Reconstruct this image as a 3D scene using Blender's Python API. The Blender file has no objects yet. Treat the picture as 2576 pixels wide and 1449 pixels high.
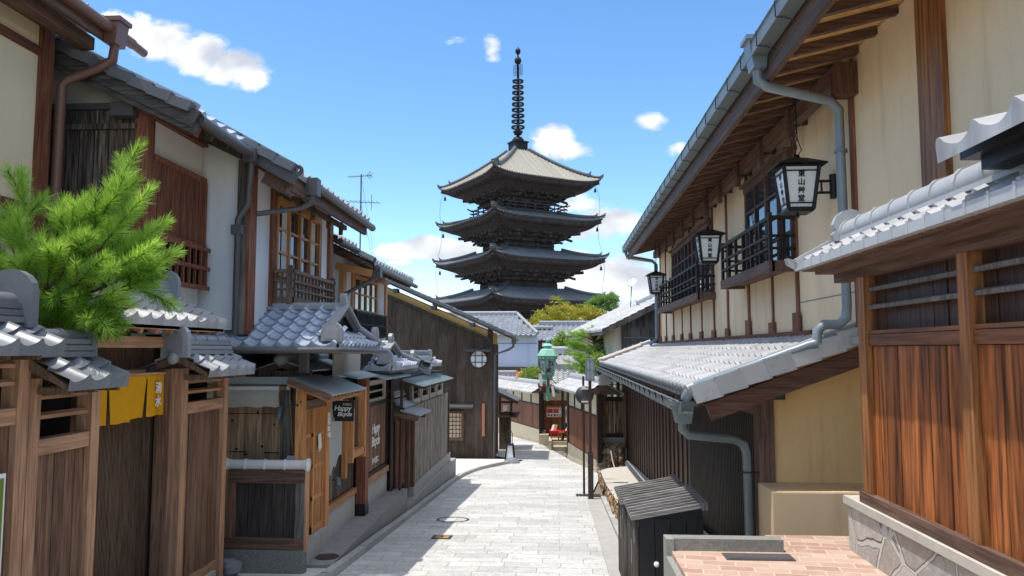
import bpy, math, random
from mathutils import Vector, Matrix
random.seed(7)
R=math.radians
S=bpy.context.scene
COL=S.collection
# ------------------------------------------------------------------ camera, sky, sun, exposure
# axes: X to the right of the lane, Y down the lane, Z up; the camera is at eye level in the origin
YAW=math.atan(117/1900); TILT=math.atan(155.5/1900)
cd=bpy.data.cameras.new('camera'); cam=bpy.data.objects.new('camera',cd); COL.objects.link(cam)
cd.sensor_width=36; cd.lens=36*1900/2576; cd.clip_start=.05; cd.clip_end=3000
cam.rotation_euler=(R(90)+TILT,0,YAW); S.camera=cam
SUN=Vector((-.258,-.085,.96)).normalized()
w=bpy.data.worlds.new('World'); S.world=w; w.use_nodes=True
def world():
    nt=w.node_tree; nt.nodes.clear(); L=nt.links.new
    def n(t,**k):
        o=nt.nodes.new(t)
        for a,b in k.items(): setattr(o,a,b)
        return o
    def m(op,a,b=None,c=None,clamp=False):
        o=n('ShaderNodeMath',operation=op,use_clamp=clamp)
        for i,x in enumerate((a,b,c)):
            if x is None: continue
            if isinstance(x,(int,float)): o.inputs[i].default_value=x
            else: L(x,o.inputs[i])
        return o.outputs[0]
    out=n('ShaderNodeOutputWorld'); bg=n('ShaderNodeBackground')
    sky=n('ShaderNodeTexSky',sky_type='NISHITA',sun_disc=False,sun_elevation=math.asin(SUN.z),sun_rotation=math.atan2(SUN.x,SUN.y),altitude=300,air_density=.85,dust_density=.0,ozone_density=2.0)
    hs=n('ShaderNodeHueSaturation'); hs.inputs['Hue'].default_value=.497; hs.inputs['Saturation'].default_value=1.16; hs.inputs['Value'].default_value=.84
    L(sky.outputs[0],hs.inputs['Color'])
    tc=n('ShaderNodeTexCoord'); sp=n('ShaderNodeSeparateXYZ'); L(tc.outputs['Generated'],sp.inputs[0])
    y=m('MAXIMUM',m('ABSOLUTE',sp.outputs[1]),.02)
    u=m('DIVIDE',sp.outputs[0],y); v=m('DIVIDE',sp.outputs[2],y)
    # turbulence
    no=n('ShaderNodeTexNoise'); no.inputs['Scale'].default_value=34; no.inputs['Detail'].default_value=7; no.inputs['Roughness'].default_value=.62
    no.inputs['Distortion'].default_value=.5
    cv=n('ShaderNodeCombineXYZ'); L(u,cv.inputs[0]); L(m('MULTIPLY',v,1.5),cv.inputs[1]); L(cv.outputs[0],no.inputs['Vector'])
    no2=n('ShaderNodeTexNoise'); no2.inputs['Scale'].default_value=9; no2.inputs['Detail'].default_value=3; L(cv.outputs[0],no2.inputs['Vector'])
    turb=m('ADD',m('MULTIPLY',m('SUBTRACT',no.outputs[0],.5),1.7),m('MULTIPLY',m('SUBTRACT',no2.outputs[0],.5),.9))
    # cumulus: centre u,v and half sizes, in tangents of the direction
    cl=[(-.601,.451,.036,.022,1.1),(-.555,.434,.046,.026,1.25),(-.502,.413,.046,.026,1.3),(-.45,.394,.044,.026,1.25),(-.425,.376,.022,.018,1.1),(-.625,.463,.026,.016,1.),
        (-.089,.415,.012,.018,.75),(-.086,.40,.010,.01,.6),(-.14,.424,.016,.005,.4),
        (-.006,.283,.026,.019,1.2),(.012,.267,.034,.012,1.05),(.124,.305,.020,.011,.85),(.165,.265,.02,.009,.7),
        (-.172,.137,.040,.015,1.5),(-.13,.133,.030,.013,1.4),(-.212,.133,.03,.011,1.35),(-.211,.117,.018,.005,.7),(-.146,.101,.04,.010,.8),(-.216,.101,.016,.006,.7),
        (.03,.192,.036,.010,.85),(.072,.172,.040,.016,1.35),(.035,.155,.05,.011,.95),(.02,.205,.02,.010,.7),
        (.05,.098,.065,.020,1.9),(.085,.09,.06,.018,1.8),(.025,.125,.03,.008,.85),(.10,.118,.026,.011,.95),(.01,.085,.05,.010,1.),(.2,.08,.08,.02,.8),(-.42,.12,.10,.02,.8)]
    f=None
    for a,b,c,d,k in cl:
        e=m('MULTIPLY',m('SUBTRACT',u,a),1/c); g=m('MULTIPLY',m('SUBTRACT',v,b),1/d)
        q=m('SUBTRACT',k,m('MULTIPLY',m('ADD',m('MULTIPLY',e,e),m('MULTIPLY',g,g)),.55*k))
        f=q if f is None else m('MAXIMUM',f,q)
    # added cloud overhead and behind, out of view, to lift the shadow fill
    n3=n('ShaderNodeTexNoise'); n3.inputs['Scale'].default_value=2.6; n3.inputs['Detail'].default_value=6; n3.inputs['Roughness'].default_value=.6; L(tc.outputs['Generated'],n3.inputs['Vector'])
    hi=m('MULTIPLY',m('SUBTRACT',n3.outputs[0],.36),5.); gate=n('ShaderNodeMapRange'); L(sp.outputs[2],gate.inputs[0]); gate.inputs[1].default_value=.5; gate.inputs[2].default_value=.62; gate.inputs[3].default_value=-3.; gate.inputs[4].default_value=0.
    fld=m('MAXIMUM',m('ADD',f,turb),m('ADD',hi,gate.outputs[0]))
    mr=n('ShaderNodeMapRange',interpolation_type='SMOOTHSTEP'); L(fld,mr.inputs[0]); mr.inputs[1].default_value=.14; mr.inputs[2].default_value=.98
    sh=n('ShaderNodeMapRange',interpolation_type='SMOOTHSTEP'); L(no2.outputs[0],sh.inputs[0]); sh.inputs[1].default_value=.35; sh.inputs[2].default_value=.6
    cc=n('ShaderNodeMix',data_type='RGBA'); L(sh.outputs[0],cc.inputs[0]); cc.inputs[6].default_value=CLOUD_LO; cc.inputs[7].default_value=CLOUD_HI
    # the unseen overhead cloud is boosted above the low banks for more fill
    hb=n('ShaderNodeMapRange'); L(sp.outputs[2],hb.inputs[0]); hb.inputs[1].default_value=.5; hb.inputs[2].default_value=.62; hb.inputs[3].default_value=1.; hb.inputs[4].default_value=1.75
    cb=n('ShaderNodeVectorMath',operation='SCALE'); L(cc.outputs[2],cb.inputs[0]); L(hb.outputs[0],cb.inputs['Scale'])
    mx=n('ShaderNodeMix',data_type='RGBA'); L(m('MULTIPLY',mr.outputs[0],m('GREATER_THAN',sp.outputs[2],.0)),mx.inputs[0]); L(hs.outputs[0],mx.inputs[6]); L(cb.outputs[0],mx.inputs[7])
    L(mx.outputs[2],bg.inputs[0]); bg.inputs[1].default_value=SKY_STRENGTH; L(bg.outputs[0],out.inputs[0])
SKY_STRENGTH=.15
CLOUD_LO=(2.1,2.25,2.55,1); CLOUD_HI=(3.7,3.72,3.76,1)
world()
sl=bpy.data.lights.new('sun','SUN'); sl.energy=2.2; sl.angle=R(.53); sl.color=(1,.955,.88)
so=bpy.data.objects.new('sun',sl); COL.objects.link(so); so.rotation_euler=SUN.to_track_quat('Z','Y').to_euler(); so.location=(-20,-10,60)
vs=S.view_settings; vs.view_transform='Standard'; vs.look='None'; vs.gamma=1; vs.use_curve_mapping=False; vs.exposure=1.06
S.cycles.max_bounces=6; S.cycles.diffuse_bounces=4

# ------------------------------------------------------------------ materials
MT={}
class NT:
    def __init__(s,name):
        s.m=bpy.data.materials.new(name); s.m.use_nodes=True; s.nt=s.m.node_tree; s.L=s.nt.links.new
        s.b=s.nt.nodes['Principled BSDF']; MT[name]=s.m
    def n(s,t,ins=None,**k):
        o=s.nt.nodes.new(t)
        for a,b in k.items(): setattr(o,a,b)
        for a,b in (ins or {}).items(): s.set(o.inputs[a],b)
        return o
    def set(s,i,v):
        if hasattr(v,'links') or isinstance(v,bpy.types.NodeSocket): s.L(v,i)
        else: i.default_value=v
    def math(s,op,a,b=0.,c=0.,clamp=False):
        o=s.n('ShaderNodeMath',operation=op,use_clamp=clamp)
        s.set(o.inputs[0],a); s.set(o.inputs[1],b); s.set(o.inputs[2],c); return o.outputs[0]
    def mix(s,f,a,b,mode='MIX'):
        o=s.n('ShaderNodeMix',data_type='RGBA',blend_type=mode); s.set(o.inputs[0],f); s.set(o.inputs[6],a); s.set(o.inputs[7],b); return o.outputs[2]
    def rnd(s): return s.n('ShaderNodeAttribute',attribute_name='rnd').outputs['Fac']
    def obj(s,sc=(1,1,1),off=None):
        v=s.n('ShaderNodeTexCoord').outputs['Object']
        if off is not None:
            a=s.n('ShaderNodeVectorMath',operation='ADD'); s.L(v,a.inputs[0]); s.L(off,a.inputs[1]); v=a.outputs[0]
        mp=s.n('ShaderNodeMapping'); s.L(v,mp.inputs[0]); mp.inputs['Scale'].default_value=sc; return mp.outputs[0]
    def noise(s,v,scale,detail=4,rough=.55,dist=0.):
        return s.n('ShaderNodeTexNoise',{'Vector':v,'Scale':scale,'Detail':detail,'Roughness':rough,'Distortion':dist}).outputs[0]
    def ramp(s,f,lo,hi):
        return s.n('ShaderNodeMapRange',{0:f,1:lo,2:hi},interpolation_type='SMOOTHSTEP').outputs[0]
    def bump(s,h,st=.3,d=.01):
        s.L(s.n('ShaderNodeBump',{'Height':h,'Strength':st,'Distance':d}).outputs[0],s.b.inputs['Normal'])
    def fin(s,col,rough=.6,spec=.4,metal=0.):
        s.set(s.b.inputs['Base Color'],col); s.set(s.b.inputs['Roughness'],rough); s.set(s.b.inputs['Specular IOR Level'],spec); s.set(s.b.inputs['Metallic'],metal); return s.m
def c4(c): return (c[0],c[1],c[2],1)
def wood(name,dark,light,axis='z',fine=55,lo=.35,hi=.65,rough=.65,ra=.45,grey=None,spec=.35,bump=.25,vein=0.):
    t=NT(name); r=t.rnd()
    off=t.n('ShaderNodeCombineXYZ',{0:t.math('MULTIPLY',r,31.),1:t.math('MULTIPLY',r,17.),2:t.math('MULTIPLY',r,23.)}).outputs[0]
    sc={'z':(1,1,.05),'x':(.05,1,1),'y':(1,.05,1)}[axis]
    v=t.obj(sc,off)
    g=t.noise(v,fine,5,.6,.4)
    f=t.ramp(g,lo,hi)
    if vein:
        wv=t.n('ShaderNodeTexWave',{'Vector':t.obj({'z':(1,1,.06),'x':(.06,1,1),'y':(1,.06,1)}[axis],off),'Scale':vein,'Distortion':6.,'Detail':3.,'Detail Scale':.9},wave_type='BANDS',bands_direction='DIAGONAL').outputs['Fac']
        f=t.math('ADD',t.math('MULTIPLY',f,.72),t.math('MULTIPLY',wv,.30),clamp=True)
    c=t.mix(f,c4(dark),c4(light))
    big=t.noise(t.obj({'z':(1,1,.35),'x':(.35,1,1),'y':(1,.35,1)}[axis],off),2.3,3)
    if grey: c=t.mix(t.math('MULTIPLY',t.ramp(big,.45,.75),.75),c,c4(grey))
    val=t.math('MULTIPLY',t.math('ADD',t.math('MULTIPLY',r,ra),1-ra/2),t.math('ADD',t.math('MULTIPLY',big,.6),.7))
    hs=t.n('ShaderNodeHueSaturation',{'Color':c,'Value':val})
    t.bump(g,bump,.006)
    return t.fin(hs.outputs[0],rough,spec)
def plain(name,c,rough=.6,spec=.4,metal=0.,var=.15,scale=6.,bump=0.):
    t=NT(name); n=t.noise(t.obj(),scale,5,.6)
    hs=t.n('ShaderNodeHueSaturation',{'Color':c4(c),'Value':t.math('ADD',t.math('MULTIPLY',t.math('ADD',n,t.math('MULTIPLY',t.rnd(),.5)),var*2),1-var*1.5)})
    if bump: t.bump(t.noise(t.obj(),scale*14,4),bump,.004)
    return t.fin(hs.outputs[0],rough,spec,metal)
def plaster(name,c,stain,sc=1.):
    t=NT(name)
    a=t.noise(t.obj((1,1,.4)),1.6*sc,6,.65); b=t.noise(t.obj((1,1,.12)),4*sc,5,.6)
    f=t.math('MULTIPLY',t.ramp(a,.38,.78),.55)
    col=t.mix(f,c4(c),c4(stain)); col=t.mix(t.math('MULTIPLY',t.ramp(b,.50,.75),.36),col,c4([x*.6 for x in stain]))
    spk=t.noise(t.obj(),60,3); col=t.mix(t.math('MULTIPLY',t.ramp(spk,.3,.7),.14),col,c4([x*.7 for x in c]))
    t.bump(t.noise(t.obj(),90,4),.25,.004)
    return t.fin(col,.9,.15)
def tile(name,c,rough=.42,spec=.5,ra=.35,metal=.0,dirt=(.10,.10,.09)):
    t=NT(name); r=t.rnd(); n=t.noise(t.obj(),7,6,.65); n2=t.noise(t.obj(),45,4)
    col=t.mix(t.math('MULTIPLY',t.ramp(n,.5,.78),.6),c4(c),c4(dirt))
    hs=t.n('ShaderNodeHueSaturation',{'Color':col,'Value':t.math('ADD',t.math('MULTIPLY',r,ra),1-ra/2)})
    t.bump(n2,.12,.004)
    return t.fin(hs.outputs[0],t.math('ADD',t.math('MULTIPLY',n2,.2),rough-.1),spec,metal)
wood('fence_board',(.095,.048,.029),(.24,.128,.077),'z',grey=(.20,.122,.082))
wood('fence_post',(.31,.165,.095),(.52,.295,.175),'z',40,rough=.75,ra=.2)
wood('fence_rail',(.31,.165,.095),(.51,.29,.172),'y',40,rough=.75,ra=.2)
wood('fence_lattice',(.10,.064,.043),(.22,.14,.092),'z',70,ra=.3)
wood('black_board',(.038,.031,.027),(.15,.12,.098),'z',45,ra=.5,rough=.8,spec=.2,grey=(.22,.195,.175))
wood('dark_board',(.046,.033,.025),(.105,.077,.058),'z',60,ra=.3,rough=.85,spec=.15,grey=(.12,.093,.075))
wood('char_board',(.032,.016,.011),(.095,.044,.028),'z',55,ra=.35,rough=.5,spec=.4)
wood('slat_board',(.008,.006,.005),(.035,.022,.016),'z',60,ra=.6,rough=.6,spec=.3)
wood('red_board',(.022,.007,.004),(.54,.175,.048),'z',30,.30,.70,rough=.42,ra=.75,vein=4.5,bump=.3,grey=(.06,.018,.008))
wood('red_post',(.14,.05,.018),(.42,.18,.06),'z',30,rough=.5,ra=.2,vein=8.)
wood('red_beam',(.10,.038,.018),(.26,.105,.045),'y',36,rough=.5,ra=.2,vein=6.)
wood('brown_beam',(.08,.045,.031),(.17,.10,.072),'y',40,ra=.3)
wood('brown_post',(.07,.036,.024),(.17,.09,.06),'z',40,ra=.3)
wood('brown_x',(.08,.045,.031),(.17,.10,.072),'x',40,ra=.3)
wood('barge_dark',(.055,.050,.047),(.125,.115,.11),'x',40,ra=.2)
wood('barge_wood',(.07,.03,.02),(.16,.072,.045),'x',40,ra=.2)
wood('rust_wood',(.13,.042,.021),(.29,.112,.058),'z',45,ra=.25)
wood('screen_board',(.035,.030,.026),(.072,.060,.052),'z',40,ra=.35,rough=.8,spec=.2)
wood('rust_rail',(.10,.032,.016),(.20,.075,.04),'y',45,ra=.25)
wood('orange_wood',(.38,.155,.05),(.58,.28,.105),'z',50,ra=.25,rough=.55)
wood('orange_rail',(.30,.125,.04),(.46,.22,.085),'y',50,ra=.25,rough=.55)
wood('soffit_wood',(.62,.31,.09),(.85,.50,.19),'x',40,ra=.25)
wood('gable_board',(.045,.034,.028),(.25,.185,.14),'z',38,.38,.7,ra=.5,rough=.85,spec=.2,grey=(.035,.032,.032))
wood('shed_board',(.26,.14,.07),(.66,.43,.25),'z',32,.3,.7,ra=.35,grey=(.12,.075,.05),rough=.8)
wood('grey_wood',(.10,.09,.08),(.22,.20,.18),'z',50,ra=.4,rough=.85)
wood('bamboo',(.16,.135,.115),(.46,.41,.36),'z',40,ra=.7,rough=.6)
wood('grey_x',(.12,.11,.10),(.30,.28,.26),'x',50,ra=.4,rough=.8,grey=(.35,.33,.31))
wood('wall_red',(.07,.024,.012),(.30,.10,.04),'z',30,.3,.7,ra=.5,rough=.6)
wood('old_wood',(.05,.035,.025),(.32,.20,.11),'z',26,.4,.62,ra=.3)
wood('pagoda_wood',(.042,.036,.037),(.10,.085,.084),'z',8,ra=.5,rough=.85,spec=.15)
plaster('plaster_cream',(.90,.71,.465),(.72,.52,.31))
plaster('plaster_yellow',(.75,.47,.22),(.60,.36,.155),1.4)
plaster('plaster_block',(.70,.50,.30),(.56,.37,.20),1.4)
plaster('plaster_white',(.80,.80,.79),(.72,.72,.71),.7)
plaster('plaster_tan',(.82,.68,.45),(.70,.56,.35),.7)
plaster('plaster_ivory',(.78,.75,.68),(.66,.62,.54),.7)
plaster('plaster_gable',(.78,.50,.18),(.70,.43,.15),.5)
plaster('plaster_grey',(.46,.43,.39),(.36,.33,.29))
plaster('plaster_pale',(.70,.62,.46),(.60,.52,.37))
plaster('blue_white',(.66,.74,.84),(.62,.70,.80),.5)
tile('tile_grey',(.27,.285,.31))
tile('tile_light',(.40,.40,.405),.45,.5,.3,dirt=(.2,.2,.195))
tile('tile_shaded',(.17,.18,.20),.4,.55)  # darker fence tile; shade on the two near lengths is put into its colour
tile('tile_dark',(.13,.14,.155))
tile('tile_blue',(.34,.39,.48),.32,.7)
tile('tile_pagoda',(.21,.21,.215),.55,.4,.5,dirt=(.08,.078,.075))
tile('tile_pagoda_top',(.34,.31,.26),.7,.25,.5,dirt=(.15,.13,.10))
tile('tile_red',(.50,.14,.07),.5,.4,.4)
plain('ridge_grey',(.30,.31,.325),.42,.5,var=.2,scale=9)
plain('ridge_light',(.44,.44,.445),.4,.5,var=.15,scale=9)
plain('ridge_dark',(.10,.105,.115),.5,.4,var=.2)
plain('onigawara_grey',(.25,.26,.27),.5,.4,var=.25,scale=14,bump=.15)
plain('sheet_metal',(.40,.45,.46),.45,.5,.3,var=.15,scale=4)
plain('sheet_green',(.34,.42,.43),.45,.5,.3,var=.2,scale=4)
plain('gutter_grey',(.15,.172,.172),.45,.5,.2,var=.2,scale=8)
plain('gutter_brown',(.17,.085,.06),.4,.5,.1,var=.2,scale=8)
plain('gutter_dark',(.085,.08,.08),.45,.5,var=.25,scale=8)
plain('pipe_blue',(.20,.24,.27),.4,.5,.1,var=.3,scale=6)
plain('pipe_pink',(.45,.33,.28),.45,.5,var=.2)
plain('iron_black',(.016,.016,.018),.45,.5,.2,var=.2)
plain('iron_brown',(.05,.032,.026),.5,.5,.2,var=.25)
plain('bronze',(.035,.05,.042),.6,.4,.3,var=.3,scale=3)
plain('bronze_dark',(.012,.012,.013),.6,.4,.3,var=.3,scale=3)
plain('copper_green',(.12,.42,.32),.5,.4,var=.2,scale=4)
plain('copper_pale',(.30,.58,.44),.5,.4,var=.2,scale=4)
plain('glaze_white',(.66,.66,.65),.3,.6,var=.06)
plain('white_paint',(.78,.78,.77),.6,.3,var=.05)
plain('paper',(.72,.74,.72),.7,.2,var=.06)
plain('white_glass',(.86,.88,.88),.3,.4,var=.03)
plain('ink',(.008,.008,.008),.6,.3,var=.05)
plain('sign_black',(.012,.012,.013),.5,.4,var=.1)
plain('noren_cloth',(.60,.29,.012),.85,.1,var=.14,scale=9,bump=.3)
plain('grey_cloth',(.42,.43,.42),.9,.1,var=.12,scale=5)
plain('canvas',(.52,.49,.43),.85,.1,var=.22,scale=5)
plain('red_cloth',(.52,.02,.025),.85,.1,var=.15)
plain('photo_red',(.40,.05,.03),.6,.3,var=.6,scale=22)
plain('photo_dark',(.06,.035,.025),.6,.3,var=.5,scale=30)
plain('concrete',(.40,.385,.36),.85,.2,var=.25,scale=5,bump=.25)
plain('concrete_dark',(.29,.285,.275),.85,.2,var=.3,scale=5,bump=.25)
plain('granolith',(.25,.25,.22),.85,.25,var=.5,scale=38,bump=.4)
plain('kerb_stone',(.40,.39,.37),.8,.25,var=.25,scale=9,bump=.25)
plain('wall_stone',(.44,.38,.28),.85,.2,var=.35,scale=4,bump=.35)
plain('rock_grey',(.22,.23,.25),.85,.2,var=.4,scale=5,bump=.5)
plain('sill_stone',(.52,.48,.41),.85,.2,var=.2,scale=9,bump=.25)
plain('terrain_soil',(.20,.18,.15),.95,.1,var=.3,scale=1)
plain('sidewalk_pale',(.60,.58,.54),.85,.2,var=.2,scale=4,bump=.2)
plain('lamp_glass',(.45,.50,.52),.2,.5,var=.15)
plain('sign_back',(.085,.087,.09),.5,.4,.4,var=.15)
plain('bark',(.12,.07,.045),.9,.1,var=.4,scale=20,bump=.5)
plain('brass',(.42,.26,.09),.5,.5,.3,var=.3,scale=20)
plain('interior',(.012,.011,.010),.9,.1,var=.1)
plain('curtain',(.62,.62,.58),.9,.1,var=.15)
plain('shoji',(.72,.56,.38),.8,.1,var=.12)
plain('salmon',(.52,.20,.11),.7,.2,var=.15)
plain('rope',(.62,.60,.55),.9,.1,var=.2)
def glass(name,c,rough=.04):
    t=NT(name); return t.fin(c4(c),rough,.8)
glass('window_glass',(.03,.045,.065)); glass('glass_green',(.05,.07,.05))
def leaf(name,c,c2,tr=.35):
    t=NT(name); r=t.rnd()
    col=t.mix(r,c4(c),c4(c2)); t.fin(col,.55,.3)
    tb=t.n('ShaderNodeBsdfTranslucent',{'Color':t.mix(.35,col,(.45,.6,.05,1))})
    ms=t.n('ShaderNodeMixShader',{0:tr}); t.L(t.b.outputs[0],ms.inputs[1]); t.L(tb.outputs[0],ms.inputs[2])
    t.L(ms.outputs[0],t.nt.nodes['Material Output'].inputs[0]); return t.m
leaf('pine_needle',(.075,.25,.022),(.62,.88,.17),.5)
leaf('pine_needle_far',(.17,.36,.06),(.42,.64,.16),.5)
leaf('maple_leaf',(.20,.28,.03),(.58,.37,.05))
leaf('bush_leaf',(.12,.24,.03),(.38,.46,.09))
leaf('dark_pine',(.10,.20,.05),(.26,.40,.12),.35)
def road_mat():
    t=NT('road_stone')
    wn=t.n('ShaderNodeTexNoise',{'Vector':t.obj(),'Scale':1.1,'Detail':3.}); 
    off=t.n('ShaderNodeVectorMath',{0:wn.outputs['Color'],1:(.5,.5,.5)},operation='SUBTRACT').outputs[0]
    off=t.n('ShaderNodeVectorMath',{0:off,3:.10},operation='SCALE').outputs[0]
    v=t.n('ShaderNodeVectorMath',{0:t.obj(),1:off},operation='ADD').outputs[0]
    br=t.n('ShaderNodeTexBrick',{'Vector':v,'Color1':(.45,.445,.425,1),'Color2':(.585,.575,.55,1),'Mortar':(.33,.315,.29,1),'Scale':1.,'Mortar Size':.008,'Mortar Smooth':.3,'Bias':.05,'Brick Width':.74,'Row Height':.29},offset=.42,offset_frequency=2,squash=.75,squash_frequency=3)
    sp=t.noise(t.obj((1,1.5,1)),30,4,.7); sp2=t.noise(t.obj(),13,4); big=t.noise(t.obj(),.8,4)
    spf=t.math('MULTIPLY',t.ramp(sp,.53,.63),t.ramp(t.noise(t.obj(),3.1,3),.32,.62))
    col=t.mix(t.math('MULTIPLY',spf,.7),br.outputs[0],(.17,.165,.155,1))
    hs=t.n('ShaderNodeHueSaturation',{'Color':col,'Value':t.math('ADD',t.math('MULTIPLY',t.math('ADD',sp2,big),.62),.38)})
    h=t.math('SUBTRACT',t.math('MULTIPLY',t.math('SUBTRACT',1.,br.outputs['Fac']),1.),t.math('ADD',t.math('MULTIPLY',spf,.4),t.math('MULTIPLY',sp2,.3)))
    t.bump(h,.45,.012); t.fin(hs.outputs[0],.72,.3)
road_mat()
def brick_mat():
    t=NT('terrace_brick')
    r=t.n('ShaderNodeMapping',{'Rotation':(0,0,R(8))}); t.L(t.n('ShaderNodeTexCoord').outputs['Object'],r.inputs[0])
    br=t.n('ShaderNodeTexBrick',{'Vector':r.outputs[0],'Color1':(.38,.225,.165,1),'Color2':(.53,.37,.29,1),'Mortar':(.52,.44,.36,1),'Scale':1.,'Mortar Size':.007,'Mortar Smooth':.2,'Brick Width':.23,'Row Height':.115},offset=.5)
    n=t.noise(t.obj(),9,5); col=t.mix(t.math('MULTIPLY',t.ramp(n,.45,.8),.45),br.outputs[0],(.62,.50,.40,1))
    t.bump(t.math('SUBTRACT',t.math('MULTIPLY',n,.4),br.outputs['Fac']),.4,.006); t.fin(col,.8,.25)
brick_mat()
def crazy_mat():
    t=NT('crazy_stone')
    wn=t.n('ShaderNodeTexNoise',{'Vector':t.obj(),'Scale':3.,'Detail':3.})
    off=t.n('ShaderNodeVectorMath',{0:t.n('ShaderNodeVectorMath',{0:wn.outputs['Color'],1:(.5,.5,.5)},operation='SUBTRACT').outputs[0],3:.07},operation='SCALE').outputs[0]
    v=t.n('ShaderNodeVectorMath',{0:t.obj((1,.85,1)),1:off},operation='ADD').outputs[0]
    e=t.n('ShaderNodeTexVoronoi',{'Vector':v,'Scale':2.5},feature='DISTANCE_TO_EDGE').outputs[0]
    cell=t.n('ShaderNodeTexVoronoi',{'Vector':v,'Scale':2.5},feature='F1').outputs['Color']
    cv=t.n('ShaderNodeSeparateColor',{0:cell})
    base=t.mix(cv.outputs[0],(.34,.32,.285,1),(.56,.53,.47,1)); base=t.mix(t.math('MULTIPLY',cv.outputs[1],.4),base,(.38,.29,.20,1))
    n=t.noise(t.obj(),16,6,.65); base=t.n('ShaderNodeHueSaturation',{'Color':base,'Value':t.math('ADD',n,.5)}).outputs[0]
    f=t.ramp(e,.016,.03); f2=t.ramp(e,.026,.042)
    col=t.mix(f2,(.16,.145,.13,1),base); col=t.mix(f,(.58,.55,.50,1),col)  # dark band along the raised mortar is its thin shadow, painted in
    t.bump(t.math('ADD',t.math('MULTIPLY',f2,1.),t.math('MULTIPLY',n,.5)),.7,.02); t.fin(col,.85,.25)
crazy_mat()
def rubble_mat():
    t=NT('rubble_stone')
    v=t.obj((1,1,1.4))
    e=t.n('ShaderNodeTexVoronoi',{'Vector':v,'Scale':4.2},feature='DISTANCE_TO_EDGE').outputs[0]
    cv=t.n('ShaderNodeSeparateColor',{0:t.n('ShaderNodeTexVoronoi',{'Vector':v,'Scale':4.2},feature='F1').outputs['Color']})
    base=t.mix(cv.outputs[0],(.26,.17,.10,1),(.42,.34,.24,1)); base=t.mix(t.ramp(cv.outputs[1],.6,.9),base,(.45,.19,.06,1))
    n=t.noise(t.obj(),14,6,.65); base=t.n('ShaderNodeHueSaturation',{'Color':base,'Value':t.math('ADD',n,.5)}).outputs[0]
    f=t.ramp(e,.01,.06); col=t.mix(f,(.09,.075,.06,1),base)
    t.bump(t.math('ADD',f,t.math('MULTIPLY',n,.6)),.8,.03); t.fin(col,.9,.2)
rubble_mat()
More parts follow.
